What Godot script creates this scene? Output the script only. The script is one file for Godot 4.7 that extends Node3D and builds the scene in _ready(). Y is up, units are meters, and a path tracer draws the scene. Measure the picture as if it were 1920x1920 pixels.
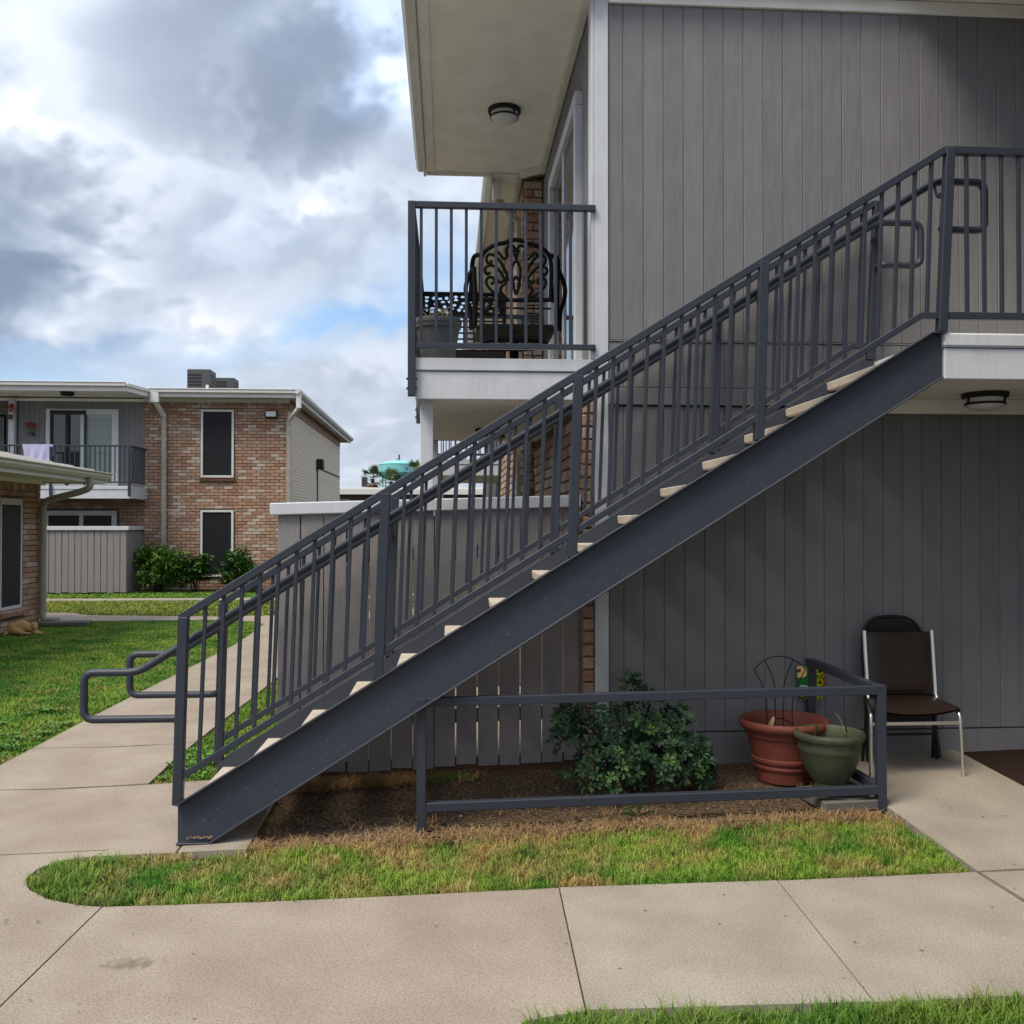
extends Node3D
# An apartment court under broken cloud: an outside steel stair up to a landing, a balcony beside it, brick blocks across the lawn.
# Units are metres, y up. The grey siding wall stands on the plane z = -6, its corner at x = 0.92.

const WALL_Z := -6.0
const CORNER_X := 0.92
const DECK_Y := 2.695

# ---------------------------------------------------------------- mesh building
class Shape:
	var v := PackedVector3Array()
	var n := PackedVector3Array()
	var c := PackedColorArray()
	var uv := PackedVector2Array()
	var tint := Color.WHITE
	var tinted := false
	var mapped := false

	func vert(p: Vector3, m: Vector3, t := Vector2.ZERO) -> void:
		v.append(p)
		n.append(m)
		c.append(tint)
		uv.append(t)

	# corners run counter-clockwise seen from outside
	func tri(a: Vector3, b: Vector3, d: Vector3) -> void:
		var m := (b - a).cross(d - a).normalized()
		vert(a, m); vert(d, m); vert(b, m)

	func quad(a: Vector3, b: Vector3, d: Vector3, e: Vector3) -> void:
		var m := (d - a).cross(e - b).normalized()
		vert(a, m); vert(d, m); vert(b, m)
		vert(a, m); vert(e, m); vert(d, m)

	func quad_uv(a: Vector3, b: Vector3, d: Vector3, e: Vector3) -> void:
		mapped = true
		var m := (d - a).cross(e - b).normalized()
		vert(a, m, Vector2(0, 1)); vert(d, m, Vector2(1, 0)); vert(b, m, Vector2(1, 1))
		vert(a, m, Vector2(0, 1)); vert(e, m, Vector2(0, 0)); vert(d, m, Vector2(1, 0))

	func smooth_quad(p: Array, q: Array) -> void:
		for i in [0, 2, 1, 0, 3, 2]:
			vert(p[i], q[i])

	# a box with its edges taken off by "cut"
	func box(at: Vector3, size: Vector3, turn := Basis.IDENTITY, cut := 0.0) -> void:
		var h := size * 0.5
		if cut <= 0.0:
			var k := []
			for i in 8:
				k.append(at + turn * Vector3(h.x if i & 1 else -h.x, h.y if i & 2 else -h.y, h.z if i & 4 else -h.z))
			quad(k[4], k[5], k[7], k[6]); quad(k[1], k[0], k[2], k[3])
			quad(k[5], k[1], k[3], k[7]); quad(k[0], k[4], k[6], k[2])
			quad(k[6], k[7], k[3], k[2]); quad(k[0], k[1], k[5], k[4])
			return
		cut = minf(cut, minf(h.x, minf(h.y, h.z)) * 0.9)
		var g := h - Vector3.ONE * cut
		for ax in 3:
			var bx := (ax + 1) % 3
			var cx := (ax + 2) % 3
			for s in [1.0, -1.0]:
				var f := []
				for q in [[-1, -1], [1, -1], [1, 1], [-1, 1]]:
					var p := Vector3.ZERO
					p[ax] = h[ax] * s; p[bx] = g[bx] * q[0]; p[cx] = g[cx] * q[1]
					f.append(at + turn * p)
				if s > 0: quad(f[0], f[1], f[2], f[3])
				else: quad(f[3], f[2], f[1], f[0])
			for s in [1.0, -1.0]:
				for t in [1.0, -1.0]:
					var a := Vector3.ZERO
					a[bx] = h[bx] * s; a[cx] = g[cx] * t; a[ax] = -g[ax]
					var b := a; b[ax] = g[ax]
					var d := Vector3.ZERO
					d[bx] = g[bx] * s; d[cx] = h[cx] * t; d[ax] = g[ax]
					var e := d; e[ax] = -g[ax]
					var pa := at + turn * a
					var pb := at + turn * b
					var pd := at + turn * d
					var pe := at + turn * e
					if s * t > 0: quad(pe, pd, pb, pa)
					else: quad(pa, pb, pd, pe)
		for sx in [1.0, -1.0]:
			for sy in [1.0, -1.0]:
				for sz in [1.0, -1.0]:
					var a := at + turn * Vector3(h.x * sx, g.y * sy, g.z * sz)
					var b := at + turn * Vector3(g.x * sx, h.y * sy, g.z * sz)
					var d := at + turn * Vector3(g.x * sx, g.y * sy, h.z * sz)
					if sx * sy * sz > 0: tri(a, b, d)
					else: tri(a, d, b)

	# a box from lo to hi
	func span(lo: Vector3, hi: Vector3, cut := 0.0) -> void:
		box((lo + hi) * 0.5, (hi - lo).abs(), Basis.IDENTITY, cut)

	# a bar of section w (sideways) by h (upwards) from a to b
	func bar(a: Vector3, b: Vector3, w: float, h: float, cut := 0.002) -> void:
		var d := (b - a).normalized()
		var side := d.cross(Vector3.UP)
		if side.length() < 0.2:
			side = Vector3(0, 0, 1)
			side = (side - d * side.dot(d))
		side = side.normalized()
		var up := side.cross(d).normalized()
		box((a + b) * 0.5, Vector3((b - a).length(), h, w), Basis(d, up, side), cut)

	func tube(p: Array, r, seg := 10, capped := true) -> void:
		if p.size() < 2: return
		var rings := []
		var norms := []
		var d0: Vector3 = (p[1] - p[0]).normalized()
		var u := d0.cross(Vector3(0.31, 0.9, 0.22)).normalized()
		for i in p.size():
			var d: Vector3
			if i == 0: d = d0
			elif i == p.size() - 1: d = (p[i] - p[i - 1]).normalized()
			else: d = ((p[i + 1] - p[i]).normalized() + (p[i] - p[i - 1]).normalized()).normalized()
			u = (u - d * u.dot(d)).normalized()
			var w := d.cross(u)
			var rr: float = r if not (r is Array) else r[i]
			var ring := []
			var nn := []
			for k in seg:
				var a := TAU * k / seg
				var m := u * cos(a) + w * sin(a)
				ring.append(p[i] + m * rr)
				nn.append(m)
			rings.append(ring)
			norms.append(nn)
		for i in p.size() - 1:
			for k in seg:
				var j := (k + 1) % seg
				smooth_quad([rings[i][k], rings[i][j], rings[i + 1][j], rings[i + 1][k]], [norms[i][k], norms[i][j], norms[i + 1][j], norms[i + 1][k]])
		if capped:
			for k in range(1, seg - 1):
				tri(rings[0][0], rings[0][k + 1], rings[0][k])
				tri(rings[-1][0], rings[-1][k], rings[-1][k + 1])

	# profile points are (radius, height) from the bottom up, outside then inside
	func lathe(prof: Array, at: Vector3, seg := 32, hard := 0.7) -> void:
		for i in prof.size() - 1:
			var a: Vector2 = prof[i]
			var b: Vector2 = prof[i + 1]
			var t := (b - a).normalized()
			var me := Vector2(t.y, -t.x)
			var na := me
			var nb := me
			if i > 0:
				var q: Vector2 = (a - prof[i - 1]).normalized()
				if q.dot(t) > hard: na = (me + Vector2(q.y, -q.x)).normalized()
			if i < prof.size() - 2:
				var q: Vector2 = (prof[i + 2] - b).normalized()
				if q.dot(t) > hard: nb = (me + Vector2(q.y, -q.x)).normalized()
			for k in seg:
				var x := TAU * k / seg
				var y := TAU * (k + 1) / seg
				var ex := Vector3(cos(x), 0, -sin(x))
				var ey := Vector3(cos(y), 0, -sin(y))
				var up := Vector3.UP
				smooth_quad([at + ex * a.x + up * a.y, at + ey * a.x + up * a.y, at + ey * b.x + up * b.y, at + ex * b.x + up * b.y], [ex * na.x + up * na.y, ey * na.x + up * na.y, ey * nb.x + up * nb.y, ex * nb.x + up * nb.y])

	# a polygon in x-y, drawn out from z0 to z1 (z1 > z0)
	func prism(poly: PackedVector2Array, z0: float, z1: float) -> void:
		if Geometry2D.is_polygon_clockwise(poly): poly.reverse()
		# is_polygon_clockwise speaks of y down: after this the points run counter-clockwise for y up
		var area := 0.0
		for i in poly.size():
			area += poly[i].cross(poly[(i + 1) % poly.size()])
		if area < 0: poly.reverse()
		var ix := Geometry2D.triangulate_polygon(poly)
		for i in range(0, ix.size(), 3):
			var t := [poly[ix[i]], poly[ix[i + 1]], poly[ix[i + 2]]]
			if (t[1] - t[0]).cross(t[2] - t[0]) < 0: t = [t[0], t[2], t[1]]
			tri(Vector3(t[0].x, t[0].y, z1), Vector3(t[1].x, t[1].y, z1), Vector3(t[2].x, t[2].y, z1))
			tri(Vector3(t[0].x, t[0].y, z0), Vector3(t[2].x, t[2].y, z0), Vector3(t[1].x, t[1].y, z0))
		for i in poly.size():
			var a := poly[i]
			var b := poly[(i + 1) % poly.size()]
			quad(Vector3(a.x, a.y, z1), Vector3(a.x, a.y, z0), Vector3(b.x, b.y, z0), Vector3(b.x, b.y, z1))

	func mesh() -> ArrayMesh:
		var a := []
		a.resize(Mesh.ARRAY_MAX)
		a[Mesh.ARRAY_VERTEX] = v
		a[Mesh.ARRAY_NORMAL] = n
		if tinted: a[Mesh.ARRAY_COLOR] = c
		if mapped: a[Mesh.ARRAY_TEX_UV] = uv
		var m := ArrayMesh.new()
		m.add_surface_from_arrays(Mesh.PRIMITIVE_TRIANGLES, a)
		return m

# ---------------------------------------------------------------- scene helpers
var M := {}
var used := {}
var rng := RandomNumberGenerator.new()
var wob := FastNoiseLite.new()

func numbered(parent: Node, called: String) -> String:
	var key := str(parent.get_instance_id()) + called
	var k: int = used.get(key, 0)
	used[key] = k + 1
	return called if k == 0 else "%s_%03d" % [called, k]

func put(called: String, mesh: Mesh, m: Material, parent: Node = self, at := Transform3D.IDENTITY) -> MeshInstance3D:
	var o := MeshInstance3D.new()
	o.name = numbered(parent, called)
	o.mesh = mesh
	o.material_override = m
	o.transform = at
	parent.add_child(o, true)
	return o

func obj(called: String, s: Shape, m: Material, parent: Node = self) -> MeshInstance3D:
	return put(called, s.mesh(), m, parent)

func tag(o: Node, label: String, category: String, group := "") -> Node:
	o.set_meta("label", label)
	o.set_meta("category", category)
	if group: o.set_meta("group", group)
	return o

func thing(called: String, label: String, category: String, at := Vector3.ZERO, turn := 0.0, group := "") -> Node3D:
	var o := Node3D.new()
	o.name = numbered(self, called)
	add_child(o, true)
	o.position = at
	o.rotation.y = turn
	tag(o, label, category, group)
	return o

func setting(o: Node, label := "", category := "") -> Node:
	o.set_meta("kind", "structure")
	if label: o.set_meta("label", label)
	if category: o.set_meta("category", category)
	return o

func scatter(called: String, mesh: Mesh, m: Material, places: Array, colours: Array, parent: Node = self) -> MultiMeshInstance3D:
	var mm := MultiMesh.new()
	mm.transform_format = MultiMesh.TRANSFORM_3D
	mm.use_colors = not colours.is_empty()
	mm.mesh = mesh
	mm.instance_count = places.size()
	for i in places.size():
		mm.set_instance_transform(i, places[i])
		if not colours.is_empty(): mm.set_instance_color(i, colours[i])
	var o := MultiMeshInstance3D.new()
	o.name = numbered(parent, called)
	o.multimesh = mm
	o.material_override = m
	o.set_meta("kind", "stuff")
	parent.add_child(o, true)
	return o

# the lie of the land: level to the left, rising gently to the right and towards the wall
func land(x: float, z: float) -> float:
	var s := clampf((x + 2.5) / 2.0, 0, 1)
	s = s * s * (3.0 - 2.0 * s)
	return 0.03 * clampf(x + 2.4, 0, 8) + 0.04 * clampf(-z - 5.0, -2, 1) * s

# a polygon in x-z laid over the land, cut on a grid so that it follows it; thick > 0 gives it sides
func drape(s: Shape, poly: Array, lift: float, step := 0.5, thick := 0.0) -> void:
	var p := PackedVector2Array(poly)
	if Geometry2D.is_polygon_clockwise(p): p.reverse()
	var lo := p[0]
	var hi := p[0]
	for q in p:
		lo = lo.min(q); hi = hi.max(q)
	var x := lo.x
	while x < hi.x:
		var z := lo.y
		while z < hi.y:
			var cell := PackedVector2Array([Vector2(x, z), Vector2(x + step, z), Vector2(x + step, z + step), Vector2(x, z + step)])
			for piece in Geometry2D.intersect_polygons(p, cell):
				var ix := Geometry2D.triangulate_polygon(piece)
				for i in range(0, ix.size(), 3):
					var t := []
					for k in 3:
						var q: Vector2 = piece[ix[i + k]]
						t.append(Vector3(q.x, land(q.x, q.y) + lift, q.y))
					if (t[1] - t[0]).cross(t[2] - t[0]).y < 0: t = [t[0], t[2], t[1]]
					s.tri(t[0], t[1], t[2])
			z += step
		x += step
	if thick > 0:
		for i in p.size():
			var a := p[i]
			var b := p[(i + 1) % p.size()]
			var n := int(ceil(a.distance_to(b) / step))
			for k in n:
				var q := a.lerp(b, float(k) / n)
				var r := a.lerp(b, float(k + 1) / n)
				var ya := land(q.x, q.y) + lift
				var yb := land(r.x, r.y) + lift
				s.quad(Vector3(q.x, ya, q.y), Vector3(r.x, yb, r.y), Vector3(r.x, yb - thick, r.y), Vector3(q.x, ya - thick, q.y))

# a polyline with its corners rounded
func rounded(p: Array, r: float, n := 6) -> Array:
	var out := [p[0]]
	for i in range(1, p.size() - 1):
		var a: Vector3 = p[i - 1]
		var b: Vector3 = p[i]
		var d: Vector3 = p[i + 1]
		var rr := minf(r, minf(a.distance_to(b), b.distance_to(d)) * 0.45)
		var s := b + (a - b).normalized() * rr
		var e := b + (d - b).normalized() * rr
		for k in n + 1:
			var t := float(k) / n
			out.append(s.lerp(b, t).lerp(b.lerp(e, t), t))
	out.append(p[-1])
	return out

func curve(p: Array, n := 5) -> Array:
	var out := []
	for i in p.size() - 1:
		var a: Vector3 = p[maxi(i - 1, 0)]
		var d: Vector3 = p[mini(i + 2, p.size() - 1)]
		for k in n:
			out.append((p[i] as Vector3).cubic_interpolate(p[i + 1], a, d, float(k) / n))
	out.append(p[-1])
	return out

# ---------------------------------------------------------------- materials
func noise_image(sd: int, freq: float, oct: int, size := 512, kind := FastNoiseLite.TYPE_SIMPLEX_SMOOTH) -> Image:
	var f := FastNoiseLite.new()
	f.seed = sd
	f.noise_type = kind
	f.frequency = freq
	f.fractal_octaves = oct
	f.fractal_type = FastNoiseLite.FRACTAL_FBM if oct > 1 else FastNoiseLite.FRACTAL_NONE
	var im := f.get_seamless_image(size, size)
	im.convert(Image.FORMAT_L8)
	return im

# two grey noises -> a colour map: a ramp over the broad one, darkened by the fine one, with specks past a threshold
func colour_map(broad: Image, fine: Image, lo: Color, hi: Color, depth: float, speck := 0.0, speck_colour := Color.BLACK) -> ImageTexture:
	var a := broad.get_data()
	var b := fine.get_data()
	var out := PackedByteArray()
	out.resize(a.size() * 3)
	for i in a.size():
		var t := clampf((a[i] / 255.0 - 0.5) * 1.6 + 0.5, 0, 1)
		var f := b[i] / 255.0
		var k := 1.0 - depth * (1.0 - f)
		var r := (lo.r + (hi.r - lo.r) * t) * k
		var g := (lo.g + (hi.g - lo.g) * t) * k
		var u := (lo.b + (hi.b - lo.b) * t) * k
		if speck > 0.0 and f > speck:
			var w := minf((f - speck) * 9.0, 0.8)
			r = lerpf(r, speck_colour.r, w); g = lerpf(g, speck_colour.g, w); u = lerpf(u, speck_colour.b, w)
		out[i * 3] = int(clampf(r, 0, 1) * 255)
		out[i * 3 + 1] = int(clampf(g, 0, 1) * 255)
		out[i * 3 + 2] = int(clampf(u, 0, 1) * 255)
	var im := Image.create_from_data(broad.get_width(), broad.get_height(), false, Image.FORMAT_RGB8, out)
	im.generate_mipmaps()
	return ImageTexture.create_from_image(im)

func bump(im: Image, k: float) -> ImageTexture:
	var q := im.duplicate() as Image
	q.convert(Image.FORMAT_RGBA8)
	q.bump_map_to_normal_map(k)
	return ImageTexture.create_from_image(q)

# colour is the real (linear) base colour
func mat(colour: Color, rough := 0.8, tex: Texture2D = null, period := 1.0, nrm: Texture2D = null, nk := 1.0, world := true) -> StandardMaterial3D:
	var m := StandardMaterial3D.new()
	m.albedo_color = colour.linear_to_srgb()
	m.roughness = rough
	m.metallic_specular = 0.4
	if tex or nrm:
		m.uv1_triplanar = true
		m.uv1_world_triplanar = world
		m.uv1_scale = Vector3.ONE / period
		if tex: m.albedo_texture = tex
		if nrm:
			m.normal_enabled = true
			m.normal_texture = nrm
			m.normal_scale = nk
	return m

func leafy(rough := 0.55) -> StandardMaterial3D:
	var m := StandardMaterial3D.new()
	m.vertex_color_use_as_albedo = true
	m.roughness = rough
	m.metallic_specular = 0.35
	m.cull_mode = BaseMaterial3D.CULL_DISABLED
	m.backlight_enabled = true
	m.backlight = Color(0.10, 0.14, 0.03)
	return m

func make_materials() -> void:
	var broad := noise_image(3, 0.0045, 5, 1024)
	var fine := noise_image(7, 0.24, 3, 1024)
	var grit := noise_image(9, 0.35, 2, 512)
	var cloudy := noise_image(11, 0.012, 5, 512)
	var mid := noise_image(12, 0.05, 4, 512)
	var speck := noise_image(17, 0.09, 4, 512)
	var concrete := colour_map(broad, fine, Color(0.905, 0.88, 0.86), Color(1, 0.985, 0.965), 0.36, 0.72, Color(0.60, 0.55, 0.50))
	var weathered := colour_map(cloudy, grit, Color(0.90, 0.90, 0.895), Color(1, 1, 1), 0.06)
	var smooth := colour_map(cloudy, grit, Color(0.96, 0.96, 0.955), Color(1, 1, 1), 0.04)
	var dirt := colour_map(mid, grit, Color(0.45, 0.40, 0.36), Color(1, 0.95, 0.88), 0.55)
	var bricky := colour_map(mid, speck, Color(0.84, 0.81, 0.79), Color(1, 0.98, 0.95), 0.22, 0.66, Color(1, 0.98, 0.95))
	var n_grit := bump(grit, 3.0)
	var n_mid := bump(mid, 6.0)
	var n_fine := bump(fine, 2.0)
	# wood grain runs up the boards
	var gi := Image.create(256, 512, false, Image.FORMAT_L8)
	var gf := FastNoiseLite.new()
	gf.seed = 5
	gf.frequency = 0.02
	gf.fractal_octaves = 4
	for y in 512:
		for x in 256:
			gi.set_pixel(x, y, Color.from_hsv(0, 0, clampf(0.5 + 0.6 * gf.get_noise_3d(x * 6.0, y * 0.35, 40.0 * sin(y * TAU / 512.0)), 0, 1)))
	var n_wood := bump(gi, 4.0)

	M.concrete = mat(Color(0.485, 0.425, 0.365), 0.92, concrete, 3.1, n_fine, 0.09)
	M.concrete_pale = mat(Color(0.50, 0.462, 0.41), 0.92, concrete, 2.7, n_fine, 0.07)
	M.tread = mat(Color(0.86, 0.80, 0.71), 0.9, concrete, 1.3, n_fine, 0.4)
	M.straw = mat(Color(0.36, 0.27, 0.13), 0.9)
	M.brick_dark = mat(Color(0.16, 0.085, 0.06), 0.9, bricky, 0.5)
	M.concrete_dark = mat(Color(0.22, 0.22, 0.21), 0.95, concrete, 1.1, n_fine, 0.6)
	M.siding = mat(Color(0.190, 0.188, 0.197), 0.65, smooth, 2.3, n_wood, 0.10)
	M.siding_tones = [M.siding, mat(Color(0.182, 0.180, 0.190), 0.65, smooth, 1.9, n_wood, 0.12), mat(Color(0.197, 0.194, 0.202), 0.62, smooth, 2.6, n_wood, 0.10)]
	M.siding_back = mat(Color(0.10, 0.098, 0.10), 0.9)
	M.fence = mat(Color(0.245, 0.230, 0.238), 0.8, smooth, 0.9, n_wood, 0.15)
	M.white = mat(Color(0.565, 0.59, 0.635), 0.55, smooth, 1.7, n_wood, 0.08)
	M.soffit = mat(Color(0.86, 0.855, 0.82), 0.75, smooth, 2.2)
	M.trim = mat(Color(0.66, 0.655, 0.64), 0.6, smooth, 1.5)
	M.pipe = mat(Color(0.38, 0.35, 0.30), 0.5, weathered, 1.0)
	M.steel = mat(Color(0.034, 0.041, 0.058), 0.42, smooth, 0.6, n_grit, 0.08)
	M.steel.metallic_specular = 0.4
	M.stringer = mat(Color(0.042, 0.050, 0.068), 0.5, smooth, 0.8, n_grit, 0.1)
	M.black = mat(Color(0.012, 0.012, 0.013), 0.5)
	M.iron = mat(Color(0.006, 0.006, 0.007), 0.55, null, 1.0, n_grit, 0.5)
	M.iron.metallic_specular = 0.2
	M.lamp_glass = mat(Color(0.62, 0.63, 0.66), 0.3)
	M.screen = mat(Color(0.006, 0.007, 0.010), 0.6)
	M.glass = mat(Color(0.02, 0.03, 0.033), 0.04)
	M.glass.metallic_specular = 0.7
	M.glass_pale = mat(Color(0.16, 0.20, 0.19), 0.05)
	M.glass_pale.metallic_specular = 0.7
	M.curtain = mat(Color(0.22, 0.29, 0.27), 0.9)
	M.soil = mat(Color(0.36, 0.285, 0.215), 0.97, dirt, 0.8, n_mid, 1.2)
	M.mulch = mat(Color(0.085, 0.042, 0.022), 0.97, dirt, 0.3, n_mid, 1.6)
	M.turf = mat(Color(0.17, 0.20, 0.05), 0.97, dirt, 1.1, n_mid, 1.0)
	M.ground = mat(Color(0.13, 0.13, 0.05), 0.97, dirt, 2.4, n_mid, 1.0)
	M.mortar = mat(Color(0.60, 0.48, 0.38), 0.95, dirt, 0.5)
	M.brick = mat(Color.WHITE, 0.9, bricky, 0.55, n_mid, 0.8)
	M.brick.vertex_color_use_as_albedo = true
	M.painted_brick = mat(Color(0.72, 0.64, 0.53), 0.85, weathered, 1.4)
	M.painted_joint = mat(Color(0.46, 0.40, 0.33), 0.9)
	M.terracotta = mat(Color(0.215, 0.060, 0.041), 0.6, weathered, 0.5)
	M.green_pot = mat(Color(0.072, 0.082, 0.048), 0.5, weathered, 0.5)
	M.grey_pot = mat(Color(0.075, 0.08, 0.078), 0.55)
	M.chrome = mat(Color(0.62, 0.60, 0.55), 0.28)
	M.chrome.metallic = 0.85
	M.vinyl = mat(Color(0.026, 0.015, 0.011), 0.36, null, 0.5, n_grit, 0.25)
	M.towel = mat(Color(0.48, 0.47, 0.72), 0.95, null, 0.2, n_grit, 0.8)
	M.fur = mat(Color(0.58, 0.345, 0.155), 0.9, weathered, 0.25, n_grit, 1.0)
	M.tank = mat(Color(0.20, 0.52, 0.55), 0.6)
	M.tank_dark = mat(Color(0.12, 0.36, 0.38), 0.6)
	M.far_wall = mat(Color(0.13, 0.115, 0.10), 0.9)
	M.unit = mat(Color(0.05, 0.053, 0.06), 0.6)
	M.unit_slot = mat(Color(0.012, 0.012, 0.014), 0.8)
	M.bark = mat(Color(0.09, 0.065, 0.045), 0.95, dirt, 0.3)
	M.leaf = leafy(0.45)
	M.grass = leafy(0.6)
	M.paint = mat(Color.WHITE, 0.8)
	M.paint.vertex_color_use_as_albedo = true
	M.shingle = mat(Color(0.74, 0.71, 0.65), 0.95, weathered, 0.6)
	M.bag = mat(Color.WHITE, 0.35)

# ---------------------------------------------------------------- sky
var cloud_a := FastNoiseLite.new()
var cloud_b := FastNoiseLite.new()
# broad masses of the sky to the north: bearing and height of the middle, half sizes (degrees), lightness, blueness
const MASSES := [
	[-12.5, 25.0, 6.5, 4.4, -0.30, 0.02], [-8.2, 23.2, 4.2, 3.0, -0.17, 0.0], [-4.5, 21.2, 3.8, 2.4, -0.13, 0.02], [-14.0, 30.0, 8.0, 3.5, -0.10, 0.0],
	[-25.5, 15.5, 4.5, 5.2, -0.27, 0.06], [-24.0, 11.5, 5.0, 3.0, -0.16, 0.06], [-12.5, 15.6, 5.5, 2.4, -0.09, 0.06], [-20.5, 25.5, 6.0, 6.0, 0.06, -0.06],
	[-18.5, 17.6, 5.0, 1.8, 0.03, 0.0], [-13.0, 13.2, 3.2, 1.4, 0.13, -0.04], [-17.0, 11.4, 4.2, 1.3, 0.10, 0.0], [-7.0, 12.3, 2.6, 0.9, 0.0, 0.62],
	[-2.5, 12.6, 3.4, 1.3, 0.02, 0.50], [-0.5, 14.6, 3.0, 1.8, 0.04, 0.36], [-1.8, 10.3, 1.3, 1.6, 0.0, 0.45], [-4.5, 9.0, 4.0, 1.6, 0.12, -0.06],
	[-17.5, 9.0, 8.0, 1.4, -0.02, 0.22], [-24.0, 9.2, 4.5, 1.2, -0.04, 0.20], [-4.0, 27.0, 3.0, 4.5, 0.08, 0.16], [-10.0, 10.4, 3.0, 1.2, 0.02, 0.16]]

func sky_colour(d: Vector3, detail: bool) -> Color:
	var az := rad_to_deg(atan2(d.x, -d.z))
	var el := rad_to_deg(asin(clampf(d.y, -1, 1)))
	var k := 1.0 / (maxf(d.y, 0.0) + 0.16)
	var p := Vector3(d.x * k, d.z * k, 0) * 30.0
	var w1 := cloud_a.get_noise_3d(p.x * 1.7, p.y * 1.7, 50)
	var w2 := cloud_a.get_noise_3d(p.x * 1.7, p.y * 1.7, 150)
	var q := p + Vector3(w1, w2, 0) * 14.0
	var big := cloud_a.get_noise_3d(q.x, q.y, 0)
	var small := cloud_b.get_noise_3d(d.x * 340 + w1 * 30, d.y * 460 + w2 * 30, d.z * 340)
	var light := 0.80 + 0.16 * big
	var blue := smoothstep(0.22, 0.55, cloud_a.get_noise_3d(q.x * 0.8, q.y * 0.8, 300)) * 0.35
	var tiny := cloud_b.get_noise_3d(d.x * 1100 + w2 * 50, d.y * 1400 + w1 * 50, d.z * 1100) if detail else 0.0
	var fa := az + w1 * 4.0 + small * 3.4 + tiny * 1.3
	var fe := el + w2 * 3.0 + small * 2.4 + tiny * 1.0
	if absf(az) < 80.0:
		for m in MASSES:
			var gx: float = (fa - m[0]) / m[2]
			var gy: float = (fe - m[1]) / m[3]
			var g := gx * gx + gy * gy
			if g < 6.0:
				if m[5] >= 0.3:
					blue += m[5] * exp(-g * 0.75)
				else:
					var core := smoothstep(2.6, 0.05, g)
					light += m[4] * 0.9 * core
					blue += m[5] * core
					# the sunlit rim of a grey mass
					if m[4] < -0.1: light += 0.05 * smoothstep(1.2, 2.0, g) * smoothstep(3.4, 2.2, g)
	light += small * (0.13 if detail else 0.06) + tiny * 0.075
	light += 0.08 * smoothstep(0.05, 0.35, small) * smoothstep(26.0, 12.0, el)
	light = clampf(light, 0.2, 1.0)
	blue = clampf(blue + small * 0.3 * blue, 0.0, 0.85)
	# display values: thick cloud is a bluish grey, thin cloud nearly white
	var t := clampf((light - 0.30) / 0.60, 0, 1)
	t = t * t * (2.1 - 1.1 * t)
	var cloud := Color(0.515, 0.56, 0.635).lerp(Color(0.835, 0.87, 0.925), t)
	if light > 0.92: cloud = cloud.lerp(Color(0.93, 0.945, 0.97), (light - 0.92) / 0.08)
	var air := Color(0.44, 0.66, 0.93).lerp(Color(0.68, 0.83, 0.96), smoothstep(20.0, 4.0, el))
	# an overcast sky is brighter overhead than near the horizon
	return cloud.lerp(air, blue).srgb_to_linear() * 0.74 * maxf(1.0, (1.0 + 2.0 * sin(deg_to_rad(el))) / 1.5)

func make_sky() -> Sky:
	cloud_a.seed = 21
	cloud_a.frequency = 0.012
	cloud_a.fractal_octaves = 5
	cloud_a.fractal_gain = 0.5
	cloud_b.seed = 33
	cloud_b.frequency = 0.022
	cloud_b.fractal_octaves = 4
	cloud_b.fractal_gain = 0.52
	var im := Image.create(1024, 512, false, Image.FORMAT_RGBF)
	im.fill(Color(0.22, 0.22, 0.20))
	for y in 262:
		var th := PI * (y + 0.5) / 512.0
		for x in 1024:
			var ph := TAU * (x + 0.5) / 1024.0
			im.set_pixel(x, y, sky_colour(Vector3(sin(ph) * sin(th), cos(th), -cos(ph) * sin(th)), false))
	im.resize(4096, 2048, Image.INTERPOLATE_BILINEAR)
	for y in range(630, 1010):
		var th := PI * (y + 0.5) / 2048.0
		for x in range(-410, 112):
			var ph := TAU * (x + 0.5) / 4096.0
			im.set_pixel(posmod(x, 4096), y, sky_colour(Vector3(sin(ph) * sin(th), cos(th), -cos(ph) * sin(th)), true))
	var pm := PanoramaSkyMaterial.new()
	pm.panorama = ImageTexture.create_from_image(im)
	var s := Sky.new()
	s.sky_material = pm
	return s

# ---------------------------------------------------------------- everything
func _ready() -> void:
	rng.seed = 4242
	wob.seed = 77
	wob.frequency = 1.0
	wob.fractal_octaves = 3
	var cam := Camera3D.new()
	cam.name = "camera"
	cam.fov = 56.145
	cam.position = Vector3(0, 1.65, 0)
	cam.rotation = Vector3(atan(25.0 / 1800.0), -atan(120.0 / 1800.0), 0)
	cam.near = 0.05
	cam.far = 2000
	add_child(cam)
	cam.current = true
	var e := Environment.new()
	e.background_mode = Environment.BG_SKY
	e.sky = make_sky()
	e.background_energy_multiplier = 0.64
	e.tonemap_mode = Environment.TONE_MAPPER_LINEAR
	e.tonemap_exposure = 2.4
	e.sdfgi_enabled = true
	e.ssao_enabled = true
	e.ssil_enabled = true
	var we := WorldEnvironment.new()
	we.name = "environment"
	we.environment = e
	add_child(we)
	var sun := DirectionalLight3D.new()
	sun.name = "sun"
	sun.light_color = Color(1, 0.95, 0.86)
	sun.light_energy = 0.5
	sun.light_angular_distance = 24.0
	sun.shadow_enabled = true
	add_child(sun)
	sun.look_at_from_position(Vector3(-0.5, 1.0, 0.42), Vector3.ZERO, Vector3(0, 0, 1))

	make_materials()
	make_ground()
	make_apartments()
	make_stair()
	make_near_fence()
	make_far_block()
	make_low_block()
	make_distance()
	make_balcony_things()
	make_wall_things()
	make_lawns()
	make_litter()

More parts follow.
